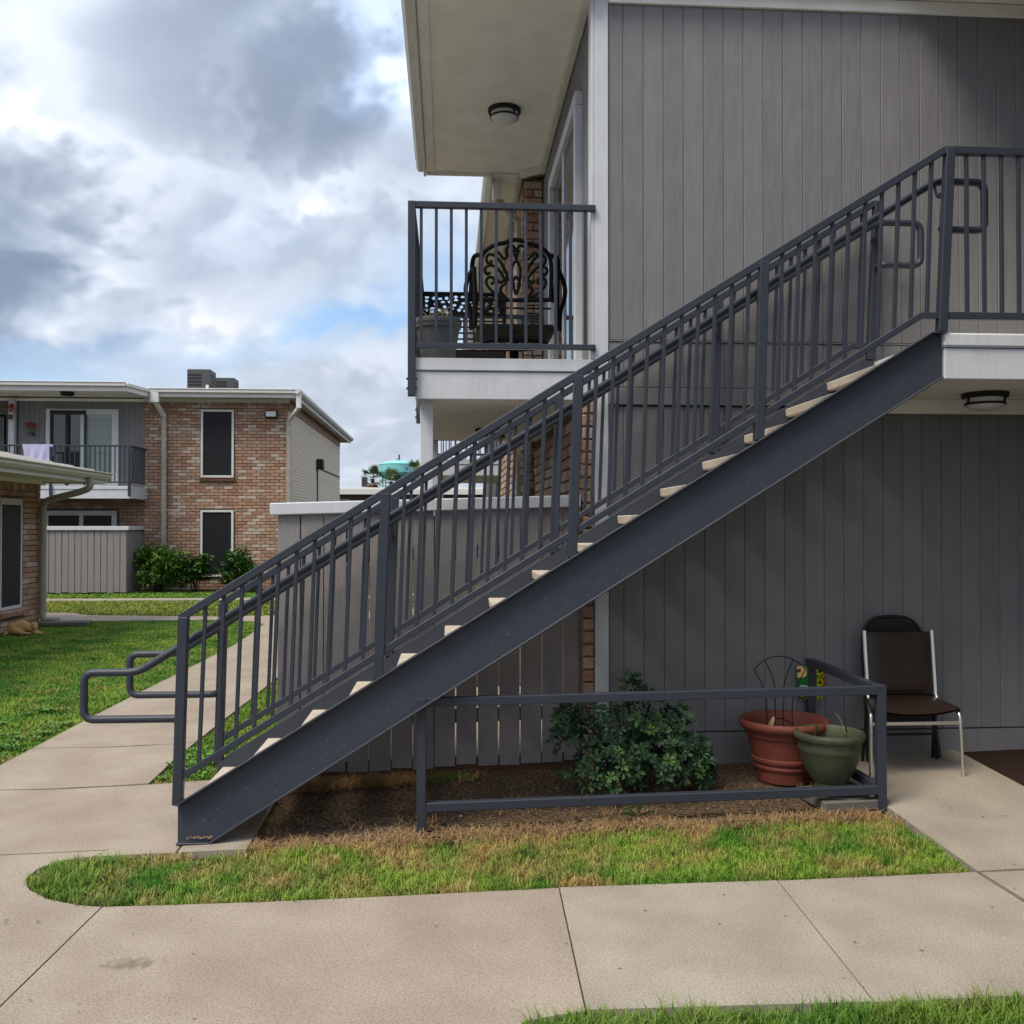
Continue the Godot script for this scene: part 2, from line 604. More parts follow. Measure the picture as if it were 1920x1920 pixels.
# ---------------------------------------------------------------- ground, paths, lawns
const STRIP := [Vector2(2.33, -4.165), Vector2(1.45, -4.185), Vector2(0.49, -4.235), Vector2(-1.47, -4.268), Vector2(-1.6, -4.295), Vector2(-1.74, -4.365), Vector2(-1.87, -4.485), Vector2(-1.94, -4.62), Vector2(-1.94, -4.74), Vector2(-1.87, -4.84), Vector2(-1.75, -4.872), Vector2(-0.98, -4.872), Vector2(-0.96, -5.12), Vector2(2.32, -5.12)]
const BED := [Vector2(-0.99, -4.9), Vector2(2.335, -4.95), Vector2(2.325, -6.0), Vector2(-1.0, -6.05)]
const FRONT := [Vector2(0.47, -3.225), Vector2(0.27, -3.19), Vector2(0.12, -3.04), Vector2(0.04, -2.6), Vector2(0.04, -1.6), Vector2(4.5, -1.6), Vector2(4.5, -3.0), Vector2(2.44, -3.125), Vector2(1.44, -3.165)]
const WALK_LEFT := [Vector2(-3.1, -6.22), Vector2(-3.072, -6.84), Vector2(-3.05, -9.5), Vector2(-3.0, -11.05), Vector2(-2.94, -13.75), Vector2(-3.05, -16.25), Vector2(-3.3, -16.8), Vector2(-3.66, -17.02), Vector2(-4.2, -17.14), Vector2(-6.25, -17.07), Vector2(-8.0, -17.0)]
const WALK_RIGHT := [Vector2(-1.88, -6.19), Vector2(-1.9, -6.93), Vector2(-1.88, -7.85), Vector2(-1.86, -8.5), Vector2(-1.83, -9.8), Vector2(-1.815, -10.4), Vector2(-1.76, -16.4)]

func edge_x(edge: Array, z: float) -> float:
	for i in edge.size() - 1:
		if z <= edge[i].y and z >= edge[i + 1].y:
			return lerpf(edge[i].x, edge[i + 1].x, (z - edge[i].y) / (edge[i + 1].y - edge[i].y))
	return edge[-1].x

func slab(parent: Node, poly: Array, m: Material, called := "slab") -> void:
	var s := Shape.new()
	drape(s, poly, rng.randf_range(-0.002, 0.002), 0.5, 0.11)
	obj(called, s, m, parent)

func lawn_left() -> Array:
	var p := WALK_LEFT.duplicate()
	p.append_array([Vector2(-8.0, -11.0), Vector2(-6.78, -10.0), Vector2(-4.6, -6.22)])
	return p

func lawn_patch() -> Array:
	return [Vector2(-1.865, -6.2), Vector2(-1.885, -6.93), Vector2(-1.865, -7.85), Vector2(-1.845, -8.5), Vector2(-1.815, -9.8), Vector2(-1.8, -10.4), Vector2(-1.745, -16.4), Vector2(-1.06, -16.4), Vector2(-1.06, -6.2)]

func make_ground() -> void:
	var xs := [-900.0, -300.0, -100.0, -50.0, -25.0, -15.0, -11.0]
	for i in 34: xs.append(-9.0 + 0.5 * i)
	xs.append_array([10.0, 15.0, 25.0, 50.0, 100.0, 300.0, 900.0])
	var zs := [60.0, 20.0, 8.0, 3.0, 0.0]
	for i in 18: zs.append(-0.5 - 0.5 * i)
	zs.append_array([-12.0, -16.0, -20.0, -25.0, -32.0, -45.0, -80.0, -200.0, -500.0, -1500.0])
	var s := Shape.new()
	for i in xs.size() - 1:
		for j in zs.size() - 1:
			var p := []
			for q in [[i, j], [i + 1, j], [i + 1, j + 1], [i, j + 1]]:
				p.append(Vector3(xs[q[0]], land(xs[q[0]], zs[q[1]]) - 0.045, zs[q[1]]))
			s.quad(p[0], p[1], p[2], p[3])
	setting(obj("ground", s, M.ground), "level ground of the court under lawns and paths", "ground")

	# the pavement in front: slabs with open joints
	var pave := Node3D.new()
	pave.name = "pavement"
	add_child(pave)
	setting(pave, "tan concrete pavement running across the front of the picture", "pavement")
	slab(pave, [Vector2(-1.4785, -4.255), Vector2(0.4865, -4.225), Vector2(0.4625, -3.236), Vector2(0.26, -3.2), Vector2(0.11, -3.05), Vector2(0.03, -2.6), Vector2(0.03, -1.2), Vector2(-1.6825, -1.2), Vector2(-1.5335, -3.42)], M.concrete)
	slab(pave, [Vector2(0.4925, -4.225), Vector2(1.4485, -4.172), Vector2(1.4335, -3.175), Vector2(0.4685, -3.236)], M.concrete_pale)
	slab(pave, [Vector2(1.455, -4.172), Vector2(2.343, -4.148), Vector2(2.428, -3.14), Vector2(1.44, -3.175)], M.concrete_pale)
	slab(pave, [Vector2(2.366, -4.14), Vector2(6.0, -4.05), Vector2(6.0, -3.02), Vector2(2.452, -3.14)], M.concrete_pale)
	slab(pave, [Vector2(-1.486, -4.258), Vector2(-1.6, -4.285), Vector2(-1.75, -4.36), Vector2(-1.88, -4.48), Vector2(-1.955, -4.62), Vector2(-1.955, -4.75), Vector2(-1.885, -4.85), Vector2(-1.75, -4.885), Vector2(-1.70, -4.966), Vector2(-9.0, -4.985), Vector2(-9.0, -1.2), Vector2(-1.69, -1.2), Vector2(-1.541, -3.42)], M.concrete)
	slab(pave, [Vector2(-1.695, -4.976), Vector2(-1.735, -4.885), Vector2(-1.349, -4.882), Vector2(-1.339, -6.18), Vector2(-1.88, -6.18), Vector2(-3.15, -6.21), Vector2(-9.0, -6.25), Vector2(-9.0, -4.994)], M.concrete)
	slab(pave, [Vector2(-1.337, -4.882), Vector2(-1.0, -4.882), Vector2(-0.985, -6.08), Vector2(-1.327, -6.18)], M.concrete_pale)
	var pad := Node3D.new()
	pad.name = "porch_slab"
	add_child(pad)
	setting(pad, "grey concrete slab under the chairs by the wall", "slab")
	slab(pad, [Vector2(2.358, -4.155), Vector2(2.348, -4.956), Vector2(2.33, -5.985), Vector2(3.25, -5.985), Vector2(3.24, -5.2), Vector2(3.26, -4.15)], M.concrete_pale)
	# the path to the far lawn
	var path := Node3D.new()
	path.name = "path"
	add_child(path)
	setting(path, "concrete path leading back past the fence to the far lawn", "path")
	var cuts := [-6.215, -7.35, -8.9, -10.6, -12.6, -14.6, -16.3]
	for i in cuts.size() - 1:
		var a: float = cuts[i] - (0.0 if i == 0 else 0.006)
		var b: float = cuts[i + 1] + 0.006
		slab(path, [Vector2(edge_x(WALK_LEFT, a), a), Vector2(edge_x(WALK_RIGHT, a), a), Vector2(edge_x(WALK_RIGHT, (a + b) / 2), (a + b) / 2), Vector2(edge_x(WALK_RIGHT, b), b), Vector2(edge_x(WALK_LEFT, b), b), Vector2(edge_x(WALK_LEFT, (a + b) / 2), (a + b) / 2)], M.concrete)
	slab(path, [Vector2(-3.05, -16.31), Vector2(-1.76, -16.31), Vector2(-0.4, -16.9), Vector2(-0.4, -18.2), Vector2(-4.2, -17.75), Vector2(-6.6, -18.15), Vector2(-7.1, -18.7), Vector2(-8.5, -18.8), Vector2(-8.5, -17.0), Vector2(-6.25, -17.07), Vector2(-4.2, -17.14), Vector2(-3.66, -17.02), Vector2(-3.3, -16.8)], M.concrete)
	var far := Node3D.new()
	far.name = "path"
	add_child(far, true)
	far.name = "path_001"
	setting(far, "narrow concrete path between two strips of far lawn", "path")
	slab(far, [Vector2(-20, -21.75), Vector2(2.0, -21.65), Vector2(2.0, -22.25), Vector2(-20, -22.3)], M.concrete_pale)
	var patio := Node3D.new()
	patio.name = "patio"
	add_child(patio)
	setting(patio, "concrete patio floor behind the near fence", "patio")
	slab(patio, [Vector2(-0.98, -6.12), Vector2(0.8, -6.12), Vector2(0.8, -9.1), Vector2(-0.98, -9.1)], M.concrete_pale)

	# the bare bed under the stair
	s = Shape.new()
	var bedgrid := 0.06
	var nx := int(3.35 / bedgrid)
	var nz := int(1.12 / bedgrid)
	var hgt := func(x: float, z: float) -> float:
		return land(x, z) - 0.022 + 0.012 * wob.get_noise_2d(x * 5.0, z * 5.0) + 0.008 * wob.get_noise_2d(x * 17.0, z * 17.0)
	for i in nx:
		for j in nz:
			var x := -1.0 + i * bedgrid
			var z := -6.06 + j * bedgrid
			s.quad(Vector3(x, hgt.call(x, z), z), Vector3(x, hgt.call(x, z + bedgrid), z + bedgrid), Vector3(x + bedgrid, hgt.call(x + bedgrid, z + bedgrid), z + bedgrid), Vector3(x + bedgrid, hgt.call(x + bedgrid, z), z))
	setting(obj("soil", s, M.soil), "bare brown soil under the stair and the guard rail", "soil")
	s = Shape.new()
	drape(s, [Vector2(3.25, -4.2), Vector2(3.87, -4.2), Vector2(3.87, -6.0), Vector2(3.26, -6.0)], -0.02, 0.25)
	setting(obj("mulch", s, M.mulch), "dark brown mulch bed at the right edge of the slab", "mulch")
	var turf := Node3D.new()
	turf.name = "turf"
	add_child(turf)
	setting(turf, "thatch and soil under the lawns", "turf")
	var beds := [STRIP, FRONT, lawn_left(), lawn_patch(),
		[Vector2(-20, -18.9), Vector2(-7.2, -18.75), Vector2(-6.65, -18.2), Vector2(-4.2, -17.8), Vector2(0.5, -18.3), Vector2(2, -21.6), Vector2(-20, -21.7)],
		[Vector2(-20, -22.33), Vector2(2, -22.28), Vector2(2, -25), Vector2(-20, -25)]]
	for b in beds:
		s = Shape.new()
		drape(s, b, -0.032, 0.5)
		obj("turf_sheet", s, M.turf, turf)

func blade(s: Shape, at: Vector3, dir: float, lean: float, h: float, w: float) -> void:
	var f := Vector3(cos(dir), 0, sin(dir))
	var side := Vector3(-f.z, 0, f.x) * w
	var a := at
	var b := at + Vector3.UP * h * 0.55 + f * lean * h * 0.3
	var d := at + Vector3.UP * h * (1.0 - 0.25 * lean) + f * lean * h * 0.95
	s.quad(a - side, a + side, b + side * 0.8, b - side * 0.8)
	s.tri(b - side * 0.8, b + side * 0.8, d)

func tuft(blades: int, h: float, spread: float, w: float) -> Mesh:
	var s := Shape.new()
	s.tinted = true
	for i in blades:
		var r := sqrt(rng.randf()) * spread
		var a := rng.randf() * TAU
		var k := rng.randf_range(0.75, 1.1)
		s.tint = Color(k, k, k * rng.randf_range(0.8, 1.1))
		blade(s, Vector3(cos(a) * r, 0, sin(a) * r), rng.randf() * TAU, rng.randf_range(0.15, 1.0), h * rng.randf_range(0.55, 1.15), w * rng.randf_range(0.7, 1.2))
	return s.mesh()

func sow(called: String, label: String, poly: Array, per_m2: float, mesh: Mesh, lift: float, size: float, shade: Callable, cat := "grass") -> void:
	var p := PackedVector2Array(poly)
	var lo := p[0]
	var hi := p[0]
	for q in p:
		lo = lo.min(q); hi = hi.max(q)
	var places := []
	var colours := []
	var n := int((hi.x - lo.x) * (hi.y - lo.y) * per_m2)
	for i in n:
		var q := Vector2(rng.randf_range(lo.x, hi.x), rng.randf_range(lo.y, hi.y))
		if not Geometry2D.is_point_in_polygon(q, p): continue
		var c: Color = shade.call(q)
		if c.a <= 0.02 or rng.randf() > c.a: continue
		var k := size * rng.randf_range(0.7, 1.25)
		c.a = 1.0
		var b := Basis(Vector3.UP, rng.randf() * TAU).scaled(Vector3(k, k * rng.randf_range(0.75, 1.2), k))
		places.append(Transform3D(b, Vector3(q.x, land(q.x, q.y) + lift, q.y)))
		colours.append(c)
	var o := scatter(called, mesh, M.grass, places, colours)
	tag(o, label, cat)

func green(q: Vector2, dry: float) -> Color:
	var a := wob.get_noise_2d(q.x * 1.3, q.y * 1.3)
	var b := wob.get_noise_2d(q.x * 5.0 + 40, q.y * 5.0)
	var t := clampf(0.5 + a * 0.9 + b * 0.5 + rng.randf_range(-0.2, 0.2), 0, 1)
	var c := Color(0.065, 0.20, 0.020).lerp(Color(0.225, 0.36, 0.045), t)
	var d := clampf(dry + 0.9 * wob.get_noise_2d(q.x * 3.0 - 17, q.y * 3.0) + rng.randf_range(-0.22, 0.22), 0, 1)
	return c.lerp(Color(0.44, 0.33, 0.13) if rng.randf() < 0.7 else Color(0.42, 0.235, 0.10), d)

func make_lawns() -> void:
	var near := tuft(12, 0.05, 0.028, 0.0019)
	var near_long := tuft(9, 0.085, 0.03, 0.0022)
	var middle := tuft(15, 0.042, 0.055, 0.0032)
	var far := tuft(14, 0.06, 0.12, 0.009)
	# the strip before the bed: green along the pavement, straw towards the soil
	sow("grass", "patchy green and straw coloured grass strip in front of the guard rail", STRIP, 2600, near, -0.03, 1.0, func(q: Vector2) -> Color:
		var back := smoothstep(-4.76, -4.97, q.y + 0.16 * wob.get_noise_2d(q.x * 2.0, 3.0))
		var left := smoothstep(-1.2, -1.8, q.x)
		var dry := 0.20 + 0.24 * smoothstep(-1.4, -0.2, q.x) * smoothstep(1.6, 0.3, q.x) + 0.75 * back * (1.0 - left)
		var c := green(q, dry)
		if left > 0: c = c.lerp(Color(0.055, 0.13, 0.02), 0.5 * left)
		c.a = clampf(1.0 - 1.15 * smoothstep(-4.74, -4.98, q.y + 0.14 * wob.get_noise_2d(q.x * 3.0, 9.0)) * (1.0 - left) + 0.12 * wob.get_noise_2d(q.x * 9, q.y * 9), 0.0, 1.0)
		return c)
	sow("grass", "longer grass blades along the rim of the front strip", STRIP, 500, near_long, -0.03, 1.0, func(q: Vector2) -> Color:
		var c := green(q, 0.1)
		c.a = clampf(smoothstep(-1.3, -1.85, q.x) * 0.9 + 0.25 * smoothstep(-4.5, -4.2, q.y) + 0.25 * smoothstep(1.2, 2.2, q.x) * smoothstep(-4.75, -4.5, q.y), 0, 1)
		return c)
	sow("grass", "dark green lawn edge along the bottom right of the pavement", FRONT, 1900, near, -0.03, 1.05, func(q: Vector2) -> Color:
		var c := green(q, 0.0)
		c.a = 1.0 if q.y < -2.4 else 0.35
		return c.lerp(Color(0.05, 0.115, 0.02), 0.45))
	sow("grass", "long blades leaning over the pavement at the bottom right", [Vector2(0.27, -3.17), Vector2(1.44, -3.14), Vector2(4.0, -3.0), Vector2(4.0, -2.85), Vector2(0.2, -3.0)], 700, near_long, -0.03, 1.1, func(q: Vector2) -> Color:
		return green(q, 0.0).lerp(Color(0.05, 0.115, 0.02), 0.5))
	sow("grass", "mown lawn left of the path in front of the low brick block", lawn_left(), 640, middle, -0.03, 0.95, func(q: Vector2) -> Color:
		return green(q, -0.12 + 0.12 * smoothstep(-9, -7, q.y)))
	sow("grass", "narrow grass patch between the path and the near fence", lawn_patch(), 900, middle, -0.03, 0.9, func(q: Vector2) -> Color:
		return green(q, 0.55 * smoothstep(-6.6, -6.2, q.y) - 0.1).lerp(Color(0.16, 0.26, 0.03), 0.3))
	sow("grass", "sunny yellowish lawn between the two far paths", [Vector2(-14, -18.9), Vector2(-7.2, -18.75), Vector2(-6.65, -18.2), Vector2(-4.2, -17.8), Vector2(0.5, -18.3), Vector2(1.0, -21.6), Vector2(-14, -21.7)], 110, far, -0.03, 0.8, func(q: Vector2) -> Color:
		return green(q, 0.22).lerp(Color(0.24, 0.28, 0.035), 0.45))
	sow("grass", "deep green lawn at the foot of the two storey brick block", [Vector2(-14, -22.33), Vector2(1.0, -22.28), Vector2(1.0, -24.6), Vector2(-14, -24.6)], 110, far, -0.03, 0.9, func(q: Vector2) -> Color:
		return green(q, -0.25))
	# broad-leaved weeds along the near lawn's edge and by the stair foot
	var s := Shape.new()
	s.tinted = true
	for i in 7:
		var a := TAU * i / 7.0 + rng.randf() * 0.5
		var d := Vector3(cos(a), 0.55 + 0.5 * rng.randf(), sin(a)).normalized()
		leaf(s, d * 0.012, d, rng.randf_range(0.028, 0.04), 0.42, 1.0)
	var weed := s.mesh()
	sow("weeds", "broad leaved weeds along the lawn edge beside the path", [Vector2(-3.13, -6.25), Vector2(-3.09, -9.6), Vector2(-3.5, -9.6), Vector2(-4.3, -6.25)], 230, weed, -0.012, 1.2, func(q: Vector2) -> Color:
		var c := Color(0.06, 0.15, 0.025).lerp(Color(0.12, 0.24, 0.04), rng.randf())
		c.a = clampf(0.45 + 1.6 * wob.get_noise_2d(q.x * 2.0, q.y * 2.0) - 0.5 * smoothstep(-7.2, -9.0, q.y), 0, 1)
		return c, "weeds")
	sow("weeds", "clump of broad leaved weeds beside the stair foot", [Vector2(-1.87, -6.22), Vector2(-1.5, -6.22), Vector2(-1.6, -7.2), Vector2(-1.87, -7.2)], 500, weed, -0.01, 1.0, func(_q: Vector2) -> Color:
		var c := Color(0.07, 0.18, 0.025).lerp(Color(0.13, 0.27, 0.04), rng.randf())
		c.a = 0.6
		return c, "weeds")
	sow("weeds", "low green weeds at the fence foot beside the guard rail's left post", [Vector2(-0.15, -5.86), Vector2(0.2, -5.86), Vector2(0.2, -5.99), Vector2(-0.15, -5.99)], 700, near, -0.02, 1.0, func(q: Vector2) -> Color:
		return green(q, 0.0).lerp(Color(0.05, 0.11, 0.03), 0.5), "weeds")
	# straw and dead grass lying on the bed
	var st := Shape.new()
	st.tinted = true
	for i in 12:
		var k := rng.randf_range(0.7, 1.1)
		st.tint = Color(k, k, k)
		blade(st, Vector3(rng.randf_range(-0.04, 0.04), 0.002, rng.randf_range(-0.04, 0.04)), rng.randf() * TAU, 2.3, 0.05, 0.0016)
	sow("straw", "dead straw along the back of the bed at the fence foot", [Vector2(-0.97, -5.78), Vector2(0.2, -5.82), Vector2(0.2, -6.0), Vector2(-0.97, -6.0)], 900, st.mesh(), -0.015, 1.1, func(q: Vector2) -> Color:
		var c := Color(0.42, 0.29, 0.12).lerp(Color(0.28, 0.15, 0.06), rng.randf())
		c.a = 1.0 - 0.85 * smoothstep(-0.5, 0.1, q.x)
		return c, "straw")
	sow("straw", "dead straw strewn over the soil behind the grass strip", [Vector2(-0.97, -4.85), Vector2(2.3, -4.85), Vector2(2.3, -5.5), Vector2(-0.97, -5.4)], 900, st.mesh(), -0.018, 1.0, func(q: Vector2) -> Color:
		var c := Color(0.40, 0.28, 0.15).lerp(Color(0.30, 0.17, 0.08), rng.randf())
		c.a = clampf(0.55 - 1.0 * smoothstep(-4.9, -5.15, q.y + 0.12 * wob.get_noise_2d(q.x * 3, 2)), 0.03, 1)
		return c, "straw")
	# pebbles, leaf bits and crumbs on the soil
	var pb := Shape.new()
	pb.lathe([Vector2(0.0, -0.5), Vector2(0.8, -0.3), Vector2(1.0, 0.0), Vector2(0.7, 0.4), Vector2(0.0, 0.55)], Vector3.ZERO, 7, -1.0)
	var places := []
	var colours := []
	for i in 420:
		var x := rng.randf_range(-0.95, 2.3)
		var z := rng.randf_range(-5.98, -4.95)
		var r := rng.randf_range(0.002, 0.007) * (2.2 if rng.randf() < 0.05 else 1.0)
		places.append(Transform3D(Basis(Vector3.UP, rng.randf() * TAU).scaled(Vector3(r, r * 0.6, r * 1.3)), Vector3(x, land(x, z) - 0.018, z)))
		colours.append(Color(0.17, 0.12, 0.085).lerp(Color(0.42, 0.38, 0.33), pow(rng.randf(), 2.5)))
	tag(scatter("crumbs", pb.mesh(), M.paint, places, colours), "pebbles and crumbs of earth scattered over the bed", "pebbles")

func leaf(s: Shape, at: Vector3, dir: Vector3, l: float, wide := 0.42, bright := 1.0) -> void:
	var side := dir.cross(Vector3(0.2, 1, 0.1)).normalized()
	var up := side.cross(dir).normalized()
	var k := bright * rng.randf_range(0.8, 1.15)
	s.tint = Color(k, k, k)
	var w := l * wide * 0.5
	var base := at
	var m1 := at + dir * l * 0.45 - up * l * 0.04
	var m2 := at + dir * l * 0.78 + up * l * 0.01
	var tip := at + dir * l - up * l * 0.08
	for q in [1.0, -1.0]:
		var e1: Vector3 = at + dir * l * 0.45 + side * w * q * 0.86 + up * l * 0.07
		var e2: Vector3 = at + dir * l * 0.78 + side * w * q + up * l * 0.07
		if q > 0:
			s.tri(base, m1, e1); s.quad(m1, m2, e2, e1); s.tri(m2, tip, e2)
		else:
			s.tri(base, e1, m1); s.quad(m1, e1, e2, m2); s.tri(m2, e2, tip)

# ---------------------------------------------------------------- brickwork
var brick_meshes := []
const BRICK_TONES := [Color(0.52, 0.325, 0.245), Color(0.58, 0.385, 0.295), Color(0.48, 0.285, 0.21), Color(0.61, 0.445, 0.35), Color(0.58, 0.38, 0.26), Color(0.53, 0.385, 0.31), Color(0.70, 0.62, 0.55), Color(0.43, 0.315, 0.26)]

# unit bricks (1 x 1 x 1, front at +z), one per tone, each a little out of true
func brick_mesh(k: int) -> Mesh:
	if brick_meshes.is_empty():
		for t in BRICK_TONES:
			var s := Shape.new()
			s.tinted = true
			s.tint = t
			var q := func(x: float, y: float) -> Vector3: return Vector3(x + rng.randf_range(-0.015, 0.015), y + rng.randf_range(-0.05, 0.05), 0.5 + rng.randf_range(-0.12, 0.1))
			var f := [q.call(-0.47, -0.42), q.call(0.47, -0.42), q.call(0.47, 0.42), q.call(-0.47, 0.42)]
			var b := [Vector3(-0.5, -0.5, 0.25), Vector3(0.5, -0.5, 0.25), Vector3(0.5, 0.5, 0.25), Vector3(-0.5, 0.5, 0.25)]
			var d := [Vector3(-0.5, -0.5, -0.5), Vector3(0.5, -0.5, -0.5), Vector3(0.5, 0.5, -0.5), Vector3(-0.5, 0.5, -0.5)]
			s.quad(f[0], f[1], f[2], f[3])
			for i in 4:
				var j := (i + 1) % 4
				s.quad(f[j], f[i], b[i], b[j])
				s.quad(b[j], b[i], d[i], d[j])
			brick_meshes.append(s.mesh())
	return brick_meshes[k]

func brick_tone(p: Vector3, pale := 0.0) -> int:
	var w := wob.get_noise_3d(p.x * 0.9, p.y * 0.9, p.z * 0.9)
	var r := rng.randf() + w * 0.35
	if rng.randf() < 0.10 + pale + 0.35 * maxf(wob.get_noise_3d(p.x * 1.6 + 9, p.y * 1.6, p.z), 0.0): return 6
	if r < 0.12: return 2
	if r < 0.2: return 7
	return [0, 1, 3, 4, 5, 1, 0][int(clampf(r, 0, 0.99) * 7)]

# courses of brick on the plane through "at" spanned by u (along) and up; n faces out. Openings are Rect2(along, up).
# The first "single" bricks, largest in view first as "rank" has it, are parts; the others go into one mesh.
func lay_bricks(parent: Node, at: Vector3, u: Vector3, n: Vector3, wide: float, tall: float, length: float, course: float, openings: Array, single: int, soldier := false, rank = null) -> void:
	var joint := 0.011
	var turn := Basis(u, Vector3.UP, n)
	var list := []
	var rows := int(tall / course)
	for r in rows:
		var y := r * course
		if soldier and r >= rows - 2: break
		var x := -length * 0.5 * (r % 2) - rng.randf() * 0.01
		while x < wide - 0.02:
			var a := maxf(x, 0.0)
			var b := minf(x + length, wide)
			x += length
			var pieces := [[a, b]]
			for o in openings:
				if y + course > o.position.y + 0.02 and y < o.end.y - 0.02:
					var kept := []
					for pc in pieces:
						if pc[1] <= o.position.x or pc[0] >= o.end.x: kept.append(pc); continue
						if pc[0] < o.position.x: kept.append([pc[0], o.position.x])
						if pc[1] > o.end.x: kept.append([o.end.x, pc[1]])
					pieces = kept
			for pc in pieces:
				if pc[1] - pc[0] > 0.03: list.append([pc[0], pc[1], y, y + course])
	if soldier:
		var y := (rows - 2) * course
		var x := 0.0
		while x < wide - 0.02:
			list.append([x, minf(x + course, wide), y, tall])
			x += course
	if rank != null: list.sort_custom(func(p, q): return rank.call(p) > rank.call(q))
	var rest := {}
	for i in list.size():
		var q: Array = list[i]
		var mid = at + u * ((q[0] + q[1]) / 2) + Vector3.UP * ((q[2] + q[3]) / 2)
		var size := Vector3(q[1] - q[0] - joint, q[3] - q[2] - joint, 0.03)
		var tx := Transform3D(turn * Basis.from_scale(size), mid + n * rng.randf_range(-0.002, 0.003))
		var k := brick_tone(mid)
		if i < single: put("brick", brick_mesh(k), M.brick, parent, tx)
		else:
			if not rest.has(k): rest[k] = []
			rest[k].append(tx)
	if not rest.is_empty():
		var s := Shape.new()
		s.tinted = true
		for k in rest:
			var arr := brick_mesh(k).surface_get_arrays(0)
			for tx in rest[k]:
				var nb: Basis = tx.basis.inverse().transposed()
				for i in arr[Mesh.ARRAY_VERTEX].size():
					s.v.append(tx * arr[Mesh.ARRAY_VERTEX][i])
					s.n.append((nb * arr[Mesh.ARRAY_NORMAL][i]).normalized())
					s.c.append(arr[Mesh.ARRAY_COLOR][i])
					s.uv.append(Vector2.ZERO)
		obj("brickwork", s, M.brick, parent).set_meta("kind", "stuff")

# ---------------------------------------------------------------- the block with the stair
func one(called: String, lo: Vector3, hi: Vector3, m: Material, parent: Node, cut := 0.003) -> MeshInstance3D:
	var s := Shape.new()
	s.span(lo, hi, cut)
	return obj(called, s, m, parent)

func balcony_deck(z0: float, z1: float, edge: float, parent: Node) -> void:
	var f := one("balcony_floor", Vector3(-0.185, 2.455, z1 + 0.02), Vector3(edge, 2.68, z0 - 0.025), M.soffit, parent)
	one("fascia_board", Vector3(-0.20, 2.438, z0 - 0.025), Vector3(edge, 2.612, z0), M.white, f, 0.004)
	one("fascia_board", Vector3(-0.213, 2.616, z0 - 0.04), Vector3(edge, DECK_Y, z0 + 0.012), M.white, f, 0.005)
	one("fascia_board", Vector3(-0.205, 2.438, z1), Vector3(-0.185, 2.612, z0 - 0.027), M.white, f, 0.004)
	one("fascia_board", Vector3(-0.213, 2.616, z1), Vector3(-0.18, DECK_Y, z0 - 0.042), M.white, f, 0.005)
	for z in [z0 - 0.20, z1 + 0.06]:
		one("post", Vector3(-0.178, -0.1, z - 0.042), Vector3(-0.094, 2.454, z + 0.042), M.white, parent, 0.004)

